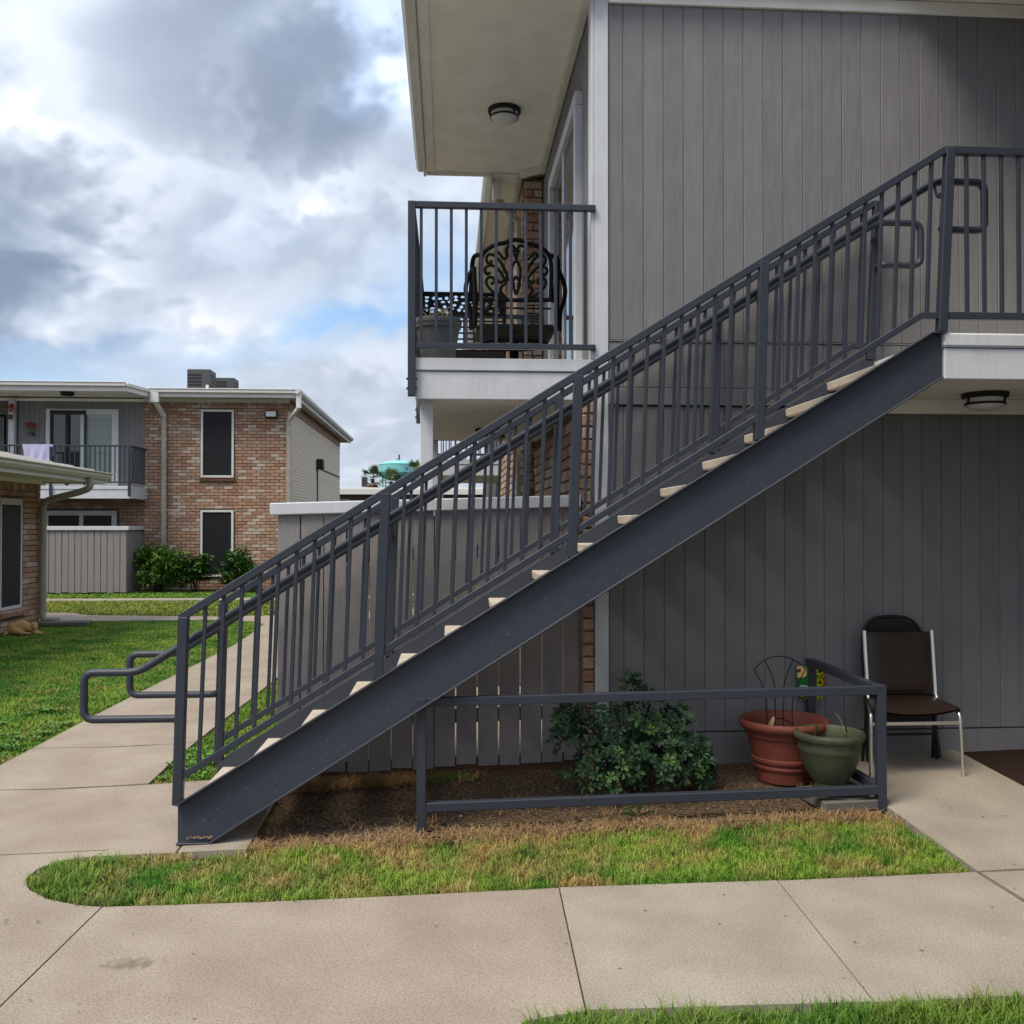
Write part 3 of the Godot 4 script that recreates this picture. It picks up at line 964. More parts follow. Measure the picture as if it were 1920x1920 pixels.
func make_apartments() -> void:
	var b := thing("apartment_building", "grey sided apartment building with white corner board and a balcony at its left", "building")
	# core
	one("wall", Vector3(CORNER_X + 0.012, 2.3, -24), Vector3(9, 5.0, WALL_Z - 0.02), M.siding_back, b, 0)
	one("wall", Vector3(CORNER_X + 0.002, -0.2, -24), Vector3(9, 2.298, WALL_Z - 0.02), M.siding_back, b, 0)
	# boards of the front wall, in three tiers
	var s := Shape.new()
	var front := Node3D.new()
	front.name = "siding_wall"
	b.add_child(front)
	var step := 0.12963
	var x := 2.274 - step * 10
	while x < 3.86:
		var a := maxf(x, 1.012) + 0.0006
		var c := minf(x + step, 3.875) - 0.0006
		for y in [[0.345, 2.403], [2.522, 2.812], [2.822, 5.0]]:
			s = Shape.new()
			s.box(Vector3((a + c) / 2, (y[0] + y[1]) / 2, WALL_Z - 0.008 + rng.randf_range(-0.0008, 0.0008)), Vector3(c - a, y[1] - y[0], 0.016), Basis.IDENTITY, 0.0045)
			obj("siding_board", s, M.siding_tones[rng.randi() % 3], front)
		x += step
	s = Shape.new()
	x = 2.274 - step * 10
	while x < 3.8:
		for k in 9:
			if rng.randf() < 0.72:
				var ny := 2.95 + k * 0.235 + rng.randf_range(-0.01, 0.01)
				s.box(Vector3(x + 0.012 + rng.randf_range(-0.002, 0.002), ny, WALL_Z), Vector3(0.0045, 0.006, 0.002))
			if k < 8 and rng.randf() < 0.4:
				s.box(Vector3(x + 0.012, 0.45 + k * 0.25 + rng.randf_range(-0.02, 0.02), WALL_Z), Vector3(0.0045, 0.006, 0.002))
		x += step
	obj("nail_heads", s, M.siding_back, front).set_meta("kind", "stuff")
	one("band_board", Vector3(1.012, 2.412, WALL_Z - 0.02), Vector3(3.875, 2.518, WALL_Z + 0.016), M.siding, front)
	one("flashing", Vector3(1.012, 2.8135, WALL_Z - 0.02), Vector3(3.875, 2.8205, WALL_Z + 0.006), M.siding, front, 0.001)
	s = Shape.new()
	s.prism(PackedVector2Array([Vector2(1.012, land(1.0, -6) - 0.03), Vector2(3.875, land(3.875, -6) - 0.03), Vector2(3.875, 0.338), Vector2(1.012, 0.338)]), WALL_Z - 0.02, WALL_Z + 0.004)
	obj("base_board", s, M.siding, front)
	one("frieze_board", Vector3(1.012, 4.965, WALL_Z - 0.01), Vector3(3.875, 5.045, WALL_Z + 0.02), M.soffit, front)
	# white corner
	one("corner_board", Vector3(0.922, land(0.95, -6) - 0.02, WALL_Z - 0.05), Vector3(1.010, 5.04, WALL_Z + 0.012), M.white, b, 0.004)
	one("corner_board", Vector3(0.900, 2.70, WALL_Z - 0.11), Vector3(0.9205, 5.04, WALL_Z + 0.008), M.white, b, 0.003)
	# the side wall: grey boards above, brick below
	var side := Node3D.new()
	side.name = "side_wall"
	b.add_child(side)
	var z := WALL_Z - 0.115
	while z > -9.2:
		var z2 := maxf(z - 0.13, -9.2)
		var lo := 2.70
		if z < -6.5 and z2 > -8.4: lo = 4.66
		one("siding_board", Vector3(CORNER_X - 0.004, lo, z2 + 0.003), Vector3(CORNER_X + 0.013, 4.98, z - 0.003), M.siding, side)
		z -= 0.13
	one("mortar", Vector3(0.852, -0.1, -9.2), Vector3(CORNER_X, 2.45, WALL_Z - 0.012), M.mortar, side, 0)
	lay_bricks(side, Vector3(0.844, 1.80, -9.2), Vector3(0, 0, 1), Vector3(-1, 0, 0), 3.19, 0.64, 0.205, 0.0805, [], 140)
	lay_bricks(side, Vector3(0.843, 0.1, WALL_Z - 0.008), Vector3(1, 0, 0), Vector3(0, 0, 1), 0.077, 2.34, 0.16, 0.0805, [], 40)
	# the brick bay beyond the balcony
	var bay := Node3D.new()
	bay.name = "brick_bay"
	b.add_child(bay)
	one("mortar", Vector3(0.735, -0.1, -13.2), Vector3(CORNER_X + 0.02, 5.0, -9.215), M.mortar, bay, 0)
	lay_bricks(bay, Vector3(0.728, 2.0, -9.207), Vector3(1, 0, 0), Vector3(0, 0, 1), 0.18, 3.0, 0.2, 0.0805, [], 90)
	lay_bricks(bay, Vector3(0.727, 1.0, -13.2), Vector3(0, 0, 1), Vector3(-1, 0, 0), 3.98, 4.0, 0.205, 0.0805, [Rect2(1.2, 2.2, 0.75, 1.5)], 180, false, func(q): return q[1])
	# balconies
	balcony_deck(WALL_Z, -9.18, CORNER_X - 0.002, b)
	balcony_deck(-15.2, -18.4, CORNER_X - 0.002, b)
	# sliding door on to the balcony
	var door := Node3D.new()
	door.name = "sliding_door"
	b.add_child(door)
	var dz := [-6.55, -8.32]
	one("frame", Vector3(0.872, 4.56, dz[1]), Vector3(0.925, 4.655, dz[0]), M.white, door)
	one("frame", Vector3(0.872, DECK_Y + 0.002, dz[0] - 0.09), Vector3(0.925, 4.558, dz[0]), M.white, door)
	one("frame", Vector3(0.872, DECK_Y + 0.002, dz[1]), Vector3(0.925, 4.558, dz[1] + 0.09), M.white, door)
	one("frame", Vector3(0.892, DECK_Y + 0.05, -7.48), Vector3(0.925, 4.558, -7.39), M.white, door)
	one("frame", Vector3(0.892, DECK_Y + 0.002, dz[1] + 0.092), Vector3(0.925, DECK_Y + 0.048, dz[0] - 0.092), M.white, door)
	one("pane", Vector3(0.905, DECK_Y + 0.05, -7.388), Vector3(0.913, 4.556, dz[0] - 0.092), M.glass, door, 0)
	one("pane", Vector3(0.911, DECK_Y + 0.05, dz[1] + 0.092), Vector3(0.919, 4.556, -7.482), M.glass, door, 0)
	# roof: deep soffit over balcony and landing, shallower eave beyond
	var roof := one("roof", Vector3(-0.20, 5.07, -9.2), Vector3(9, 5.26, -5.88), M.trim, b, 0.004)
	one("roof_back", Vector3(0.43, 5.072, -24.4), Vector3(9, 5.25, -9.202), M.trim, roof, 0.004)
	one("wing_eave", Vector3(3.40, 5.07, -5.297), Vector3(4.6, 5.24, 1.5), M.trim, roof, 0.004)
	one("landing_roof", Vector3(2.95, 5.068, -5.877), Vector3(4.6, 5.242, -5.3), M.trim, roof, 0.004)
	one("soffit", Vector3(-0.21, 5.05, -9.2), Vector3(9, 5.068, -5.9), M.soffit, roof, 0)
	one("soffit_strip", Vector3(-0.209, 5.035, -9.18), Vector3(-0.13, 5.049, -5.9), M.soffit, roof, 0.002)
	one("fascia", Vector3(-0.236, 5.005, -9.225), Vector3(-0.212, 5.2, -5.9), M.trim, roof)
	one("fascia", Vector3(-0.21, 5.015, -9.225), Vector3(0.42, 5.2, -9.203), M.soffit, roof)
	s = Shape.new()
	s.prism(PackedVector2Array([Vector2(-0.238, 5.04), Vector2(-0.285, 5.04), Vector2(-0.305, 5.075), Vector2(-0.305, 5.15), Vector2(-0.316, 5.155), Vector2(-0.316, 5.175), Vector2(-0.238, 5.175)]), -9.2, -5.9)
	obj("gutter", s, M.trim, roof)
	s = Shape.new()
	s.bar(Vector3(0.885, 5.018, -5.9), Vector3(0.885, 5.018, -9.0), 0.045, 0.06)
	s.bar(Vector3(0.885, 5.017, -9.0), Vector3(0.70, 5.017, -9.16), 0.045, 0.058)
	obj("trim_board", s, M.trim, roof)
	one("soffit", Vector3(0.42, 5.05, -24), Vector3(CORNER_X, 5.068, -9.226), M.soffit, roof, 0)
	s = Shape.new()
	s.prism(PackedVector2Array([Vector2(0.418, 5.0), Vector2(0.37, 5.03), Vector2(0.345, 5.07), Vector2(0.345, 5.15), Vector2(0.418, 5.16)]), -24, -9.226)
	obj("gutter", s, M.trim, roof)
	s = Shape.new()
	s.bar(Vector3(0.69, 5.02, -9.3), Vector3(0.69, 5.02, -13.2), 0.05, 0.055)
	obj("trim_board", s, M.trim, roof)
	var dp := Node3D.new()
	dp.name = "downspout"
	b.add_child(dp)
	s = Shape.new()
	s.span(Vector3(0.432, 4.84, -9.42), Vector3(0.515, 5.06, -9.34), 0.006)
	obj("outlet", s, M.trim, dp)
	s = Shape.new()
	s.bar(Vector3(0.473, 4.86, -9.38), Vector3(0.685, 4.64, -9.38), 0.07, 0.06, 0.006)
	s.bar(Vector3(0.69, 4.66, -9.38), Vector3(0.69, 0.1, -9.38), 0.07, 0.05, 0.006)
	obj("pipe", s, M.pipe, dp)
	# the wing that closes the corner to the right, beyond the picture
	one("wing_wall", Vector3(3.88, -0.2, WALL_Z - 0.02), Vector3(4.4, 5.05, 1.5), M.siding, b, 0)
	# landing at the head of the stair
	var l := one("landing", Vector3(2.70, 2.462, WALL_Z + 0.02), Vector3(3.875, 2.675, -5.03), M.soffit, b)
	s = Shape.new()
	s.span(Vector3(2.672, 2.438, -5.03), Vector3(3.875, 2.608, -5.0), 0.006)
	obj("fascia_board", s, M.white, l)
	s = Shape.new()
	s.span(Vector3(2.662, 2.612, -5.05), Vector3(3.875, 2.688, -4.985), 0.01)
	obj("fascia_board", s, M.white, l)
	one("end_board", Vector3(2.672, 2.44, WALL_Z + 0.03), Vector3(2.698, 2.676, -5.052), M.white, l, 0.005)
	one("ledger", Vector3(2.672, 2.366, WALL_Z + 0.018), Vector3(3.875, 2.46, WALL_Z + 0.05), M.soffit, l)
	# the lamps under the soffits
	ceiling_lamp(Vector3(0.457, 5.05, -7.79), "round ceiling lamp with black band under the balcony roof")
	ceiling_lamp(Vector3(3.29, 2.461, -5.68), "round ceiling lamp with black band under the stair landing")
	ceiling_lamp(Vector3(0.36, 2.454, -8.0), "small dark ceiling lamp under the near balcony floor")
	# balcony railings
	balcony_rail(WALL_Z, -9.15, "dark steel balcony railing left of the white corner board")
	balcony_rail(-15.2, -18.4, "balcony railing far back along the same building, half hidden by the stair")

func ceiling_lamp(at: Vector3, label: String) -> void:
	var t := thing("ceiling_lamp", label, "lamp", at, 0, "ceiling lamps of the near building")
	var s := Shape.new()
	s.lathe([Vector2(0.0, -0.032), Vector2(0.128, -0.03), Vector2(0.134, -0.026), Vector2(0.136, -0.001), Vector2(0.0, -0.001)], Vector3.ZERO, 40)
	obj("base", s, M.black, t)
	s = Shape.new()
	s.lathe([Vector2(0.0, -0.108), Vector2(0.05, -0.105), Vector2(0.085, -0.096), Vector2(0.107, -0.08), Vector2(0.112, -0.066), Vector2(0.112, -0.032)], Vector3.ZERO, 40)
	obj("lamp_shade", s, M.lamp_glass, t)
	s = Shape.new()
	s.lathe([Vector2(0.113, -0.074), Vector2(0.118, -0.074), Vector2(0.118, -0.06), Vector2(0.113, -0.06)], Vector3.ZERO, 40)
	for k in 3:
		var a := TAU * k / 3.0 + 0.9
		s.box(Vector3(cos(a) * 0.117, -0.048, sin(a) * 0.117), Vector3(0.008, 0.05, 0.014), Basis(Vector3.UP, -a))
	obj("band", s, M.black, t)

func balcony_rail(z0: float, z1: float, label: String) -> void:
	var t := thing("balcony_railing", label, "railing")
	var xa := -0.226
	for z in [z0 + 0.02, (z0 + z1) / 2, z1]:
		var s := Shape.new()
		s.span(Vector3(xa - 0.024, 2.452, z - 0.024), Vector3(xa + 0.024, 3.666, z + 0.024), 0.003)
		for y in [2.5, 2.56]:
			s.box(Vector3(xa, y, z), Vector3(0.066, 0.014, 0.014))
		obj("post", s, M.steel, t)
	var top := 3.647
	var low := 2.768
	one("top_rail", Vector3(xa + 0.024, top - 0.019, z0 - 0.0), Vector3(0.925, top + 0.019, z0 + 0.04), M.steel, t)
	one("bottom_rail", Vector3(xa + 0.024, low - 0.017, z0 + 0.002), Vector3(0.925, low + 0.017, z0 + 0.038), M.steel, t)
	one("top_rail", Vector3(xa - 0.02, top - 0.019, z1), Vector3(xa + 0.02, top + 0.019, z0 - 0.004), M.steel, t)
	one("bottom_rail", Vector3(xa - 0.018, low - 0.017, z1), Vector3(xa + 0.018, low + 0.017, z0 - 0.004), M.steel, t)
	one("top_rail", Vector3(xa + 0.024, top - 0.019, z1 - 0.02), Vector3(0.90, top + 0.019, z1 + 0.02), M.steel, t)
	one("bottom_rail", Vector3(xa + 0.024, low - 0.017, z1 - 0.018), Vector3(0.90, low + 0.017, z1 + 0.018), M.steel, t)
	var s := Shape.new()
	s.box(Vector3.ZERO, Vector3(0.019, top - low, 0.019), Basis.IDENTITY, 0.002)
	var m := s.mesh()
	for i in 12:
		put("baluster", m, M.steel, t, Transform3D(Basis.IDENTITY, Vector3(-0.168 + i * 0.0935, (top + low) / 2, z0 + 0.02)))
	for i in 11:
		put("baluster", m, M.steel, t, Transform3D(Basis.IDENTITY, Vector3(-0.13 + i * 0.0935, (top + low) / 2, z1)))
	var n := int((z0 - z1) / 0.095)
	for i in range(1, n):
		put("baluster", m, M.steel, t, Transform3D(Basis.IDENTITY, Vector3(xa, (top + low) / 2, z0 - i * 0.095)))

# ---------------------------------------------------------------- the stair
const SLOPE := 0.619
const POST_FOOT := [-1.368, -0.356, 0.647, 1.647, 2.655]
const POST_HEAD := [-1.343, -0.322, 0.684, 1.679, 2.706]

func stringer_top(x: float) -> float: return 0.228 + SLOPE * (x + 1.369)
func rail_top(x: float) -> float: return 1.188 + 0.6186 * (x + 1.343)
func rail_low(x: float) -> float: return minf(0.362 + SLOPE * (x + 1.366), 2.78)

func make_stair() -> void:
	var t := thing("staircase", "dark steel outside staircase with pale concrete treads climbing to the right", "staircase")
	for side in 2:
		var z := -5.0 if side == 0 else -5.87
		var out := 1.0 if side == 0 else -1.0
		var s := Shape.new()
		var foot := land(-1.37, z) + 0.002
		var top := PackedVector2Array([Vector2(-1.372, foot), Vector2(-1.20, foot), Vector2(2.66, 2.447), Vector2(2.66, 2.682), Vector2(2.598, 2.682), Vector2(-1.372, 0.228)])
		s.prism(top, z - 0.006 - 0.02 * out, z + 0.006 - 0.02 * out)
		obj("stringer", s, M.stringer, t)
		# flanges stand out from the web
		var f := Shape.new()
		f.bar(Vector3(-1.205, foot + 0.006, z + 0.009 * out), Vector3(2.65, 2.446, z + 0.009 * out), 0.046, 0.009, 0.002)
		f.bar(Vector3(-1.37, foot + 0.006, z + 0.009 * out), Vector3(-1.21, foot + 0.006, z + 0.009 * out), 0.046, 0.009, 0.002)
		obj("bottom_flange", f, M.steel, t)
		f = Shape.new()
		f.bar(Vector3(-1.372, 0.231, z + 0.009 * out), Vector3(2.596, 2.6865, z + 0.009 * out), 0.046, 0.008, 0.002)
		f.bar(Vector3(2.596, 2.684, z + 0.009 * out), Vector3(2.66, 2.684, z + 0.009 * out), 0.046, 0.008, 0.002)
		obj("top_flange", f, M.steel, t)
		stair_rail(t, z, -1.0 if side == 0 else 1.0)
	for k in 15:
		var x := -1.341 + 0.2645 * k
		var y := 0.21 + 0.1665 * k
		var s := Shape.new()
		# a cast tread: rounded nose, its face raked back under the nose
		var p := PackedVector2Array([Vector2(x, y - 0.005), Vector2(x + 0.005, y), Vector2(x + 0.292, y), Vector2(x + 0.292, y - 0.052), Vector2(x + 0.014, y - 0.052), Vector2(x + 0.004, y - 0.045)])
		s.prism(p, -5.855, -5.03)
		obj("tread", s, M.tread, t)
		s = Shape.new()
		for z in [-5.845, -5.04]:
			s.span(Vector3(x + 0.03, y - 0.095, z - 0.004), Vector3(x + 0.28, y - 0.0545, z + 0.004))
			s.span(Vector3(x + 0.03, y - 0.0595, minf(z, z + (0.05 if z < -5.4 else -0.05))), Vector3(x + 0.28, y - 0.0535, maxf(z, z + (0.05 if z < -5.4 else -0.05))))
		obj("tread_bracket", s, M.steel, t)
	var sp := Shape.new()
	sp.tinted = true
	for i in 90:
		var x := rng.randf_range(-1.34, 0.9) if i < 70 else rng.randf_range(-1.34, 2.5)
		var y := stringer_top(x) - rng.randf_range(0.03, 0.25)
		if y < 0.07: continue
		sp.tint = Color(0.22, 0.22, 0.23) if rng.randf() < 0.7 else Color(0.20, 0.11, 0.06)
		var w := rng.randf_range(0.0015, 0.0045)
		sp.box(Vector3(x, y, -5.0138), Vector3(w, w * rng.randf_range(0.5, 1.6), 0.001))
	for i in 60:
		var x := rng.randf_range(-1.32, -1.19)
		sp.tint = Color(0.17, 0.10, 0.06).lerp(Color(0.30, 0.22, 0.15), rng.randf())
		var w := rng.randf_range(0.002, 0.007)
		sp.box(Vector3(x, 0.062 + rng.randf() * 0.006, rng.randf_range(-5.01, -4.975)), Vector3(w * 1.5, w * 0.6, w), Basis(Vector3.UP, rng.randf() * 3.0))
	obj("paint_specks", sp, M.paint, t).set_meta("kind", "stuff")
	# level railing of the landing
	var r := Node3D.new()
	r.name = "landing_railing"
	t.add_child(r)
	one("top_rail", Vector3(2.73, 3.655, -5.02), Vector3(3.875, 3.698, -4.98), M.steel, r)
	one("bottom_rail", Vector3(2.69, 2.762, -5.018), Vector3(3.875, 2.8, -4.982), M.steel, r)
	var s := Shape.new()
	s.box(Vector3.ZERO, Vector3(0.019, 0.86, 0.019), Basis.IDENTITY, 0.002)
	var m := s.mesh()
	for i in 11:
		put("baluster", m, M.steel, r, Transform3D(Basis.IDENTITY, Vector3(2.80 + 0.0975 * i, 3.228, -5.0)))

func stair_rail(t: Node, z: float, inward: float) -> void:
	var r := Node3D.new()
	r.name = numbered(t, "railing")
	t.add_child(r, true)
	for k in 5:
		var s := Shape.new()
		var a := Vector3(POST_FOOT[k], stringer_top(POST_FOOT[k]) + 0.003, z)
		if k == 4: a.y = 2.69
		var b := Vector3(POST_HEAD[k], rail_top(POST_HEAD[k]) - 0.004, z)
		if k == 4: b.y = 3.69
		s.bar(a, b, 0.05, 0.05, 0.004)
		obj("post", s, M.steel, r)
	var s := Shape.new()
	var tail := Vector3(POST_HEAD[4] - 0.03, 3.678, z)
	s.bar(Vector3(POST_HEAD[0] - 0.018, rail_top(POST_HEAD[0] - 0.018), z), tail, 0.042, 0.041, 0.004)
	s.bar(tail - Vector3(0.008, 0.0015, 0), Vector3(POST_HEAD[4] + 0.026, 3.6765, z), 0.0415, 0.041, 0.004)
	obj("top_rail", s, M.steel, r)
	s = Shape.new()
	var bend := -1.366 + (2.78 - 0.362) / SLOPE
	s.bar(Vector3(-1.36, rail_low(-1.36), z), Vector3(bend, 2.78, z), 0.036, 0.034, 0.003)
	s.bar(Vector3(bend - 0.006, 2.779, z), Vector3(2.67, 2.779, z), 0.0355, 0.034, 0.003)
	obj("bottom_rail", s, M.steel, r)
	for k in 4:
		for i in range(1, 11):
			var w := i / 11.0
			var xa := lerpf(POST_FOOT[k], POST_FOOT[k + 1], w)
			# feet and heads are a little off each other: the balusters lean with the posts
			xa += 0.012
			var a := Vector3(xa, rail_low(xa) + 0.014, z)
			var xb := xa + 0.030
			var b := Vector3(xb, rail_top(xb) - 0.014, z)
			var c := Shape.new()
			c.bar(a, b, 0.019, 0.019, 0.002)
			obj("baluster", c, M.steel, r)
	# the round handrail on the inner side, its ends looped back to the posts
	var hz := z + inward * 0.078
	var h := Shape.new()
	var y0 := 0.892
	var xs := -1.595
	var x1 := 2.668
	var y1 := y0 + 0.6205 * (x1 - xs)
	var p := [Vector3(-1.372, 0.652, z), Vector3(-1.372, 0.652, hz), Vector3(-1.865, 0.652, hz), Vector3(-1.865, y0, hz), Vector3(xs, y0, hz), Vector3(x1, y1, hz), Vector3(2.945, y1, hz), Vector3(2.945, y1 - 0.265, hz), Vector3(2.69, y1 - 0.265, hz), Vector3(2.69, y1 - 0.265, z)]
	h.tube(rounded(p, 0.055, 6), 0.0205, 14)
	obj("handrail", h, M.steel, r)
	for k in 5:
		var x: float = POST_HEAD[k] - 0.012
		if k == 4: x -= 0.03
		var y := y0 + 0.6205 * (x - xs)
		var q := Shape.new()
		q.tube(curve([Vector3(x, y - 0.095, z + inward * 0.02), Vector3(x, y - 0.085, z + inward * 0.055), Vector3(x, y - 0.03, hz), Vector3(x, y - 0.012, hz)], 4), 0.007, 8)
		q.tube([Vector3(x, y - 0.095, z + inward * 0.018), Vector3(x, y - 0.095, z + inward * 0.03)], 0.016, 10)
		obj("bracket", q, M.steel, r)

# ---------------------------------------------------------------- fence and guard rail
func make_near_fence() -> void:
	var t := thing("fence", "grey board fence with pale cap behind the stair", "fence")
	var gaps := [-1.055, -0.915, -0.772, -0.630, -0.490, -0.352, -0.219, -0.086, 0.048, 0.184, 0.319, 0.455, 0.592, 0.727, 0.830]
	var open := [0.0, 0.009, 0.006, 0.010, 0.006, 0.006, 0.005, 0.006, 0.006, 0.008, 0.008, 0.008, 0.006, 0.008, 0.013, 0.0]
	for i in gaps.size() - 1:
		var a: float = gaps[i] + open[i] * 0.5
		var b: float = gaps[i + 1] - open[i + 1] * 0.5
		var lean := rng.randf_range(-0.003, 0.003)
		var y0 := land(a, -6.05) + 0.03 + rng.randf_range(-0.012, 0.012)
		var y1 := 1.73 + 0.028 * (a + 1.1)
		var s := Shape.new()
		var z := -6.045 + rng.randf_range(-0.003, 0.003)
		s.prism(PackedVector2Array([Vector2(a + lean, y0), Vector2(b - rng.randf_range(0, 0.002), y0 + rng.randf_range(-0.004, 0.004)), Vector2(b, (y0 + y1) / 2), Vector2(b + lean * 0.4, y1), Vector2(a + rng.randf_range(0, 0.002), y1), Vector2(a + rng.randf_range(0, 0.003), (y0 + y1) / 2)]), z - 0.018, z)
		obj("fence_board", s, M.fence, t)
	var kick := Shape.new()
	kick.bar(Vector3(-1.03, 0.085, -6.072), Vector3(0.83, 0.135, -6.072), 0.016, 0.16)
	obj("kick_board", kick, M.brick_dark, t)
	for y in [0.42, 1.45]:
		var s := Shape.new()
		s.bar(Vector3(-1.03, y, -6.09), Vector3(0.83, y + 0.05, -6.09), 0.04, 0.085)
		obj("rail", s, M.fence, t)
	var s := Shape.new()
	s.bar(Vector3(-1.098, 1.750, -6.075), Vector3(0.838, 1.804, -6.075), 0.125, 0.076, 0.006)
	obj("cap", s, M.white, t)
	s = Shape.new()
	s.bar(Vector3(-1.035, 1.751, -6.145), Vector3(-1.035, 1.751, -9.1), 0.125, 0.074, 0.006)
	obj("cap", s, M.white, t)
	for i in 21:
		var z := -6.075 - i * 0.14
		one("fence_board", Vector3(-1.056, 0.06, z - 0.133), Vector3(-1.038, 1.72, z), M.fence, t, 0.002)
	for p in [Vector3(-1.0, 0, -6.13), Vector3(-0.08, 0, -6.135), Vector3(-1.0, 0, -9.05)]:
		one("post", Vector3(p.x - 0.045, 0.0, p.z - 0.045), Vector3(p.x + 0.045, 1.71, p.z + 0.045), M.fence, t)

	var g := thing("guard_rail", "low grey steel guard rail around the bed, two bars high", "railing")
	var pa := Vector3(-0.137, land(-0.137, -5.03) - 0.02, -5.035)
	var pb := Vector3(2.322, land(2.33, -5.03) - 0.02, -5.035)
	var pc := Vector3(2.292, land(2.3, -5.95) - 0.02, -5.955)
	for q in [[pa, 0.752], [pb, 0.793], [pc, 0.805]]:
		one("post", q[0] - Vector3(0.024, 0, 0.024), Vector3(q[0].x + 0.024, q[1], q[0].z + 0.024), M.steel, g)
	for y in [[0.722, 0.765, 0.785], [0.178, 0.231, 0.25]]:
		s = Shape.new()
		s.bar(Vector3(pa.x + 0.024, y[0] + 0.008, pa.z), Vector3(pb.x - 0.022, y[1], pb.z), 0.046, 0.046, 0.003)
		obj("bar", s, M.steel, g)
		s = Shape.new()
		s.bar(Vector3(pb.x - 0.001, y[1], pb.z - 0.024), Vector3(pc.x, y[2], pc.z + 0.022), 0.045, 0.046, 0.003)
		obj("bar", s, M.steel, g)

# ---------------------------------------------------------------- the two storey brick block across the lawn
func dark_window(parent: Node, x0: float, x1: float, y0: float, y1: float, z: float) -> void:
	var w := Node3D.new()
	w.name = numbered(parent, "window")
	parent.add_child(w, true)
	var k := 0.055
	one("frame", Vector3(x0, y0, z), Vector3(x0 + k, y1, z + 0.05), M.trim, w)
	one("frame", Vector3(x1 - k, y0, z), Vector3(x1, y1, z + 0.05), M.trim, w)
	one("frame", Vector3(x0 + k, y1 - k, z), Vector3(x1 - k, y1, z + 0.05), M.trim, w)
	one("frame", Vector3(x0 + k, y0, z), Vector3(x1 - k, y0 + k, z + 0.05), M.trim, w)
	one("screen", Vector3(x0 + k, y0 + k, z), Vector3(x1 - k, y1 - k, z + 0.022), M.screen, w, 0)

func floodlight(parent: Node, at: Vector3) -> void:
	var s := Shape.new()
	s.box(at + Vector3(0, 0, 0.09), Vector3(0.31, 0.19, 0.12), Basis.IDENTITY, 0.02)
	var f := obj("floodlight", s, M.black, parent)
	s = Shape.new()
	s.box(at + Vector3(0, -0.002, 0.152), Vector3(0.25, 0.135, 0.012), Basis.IDENTITY, 0.004)
	obj("lens", s, M.lamp_glass, f)

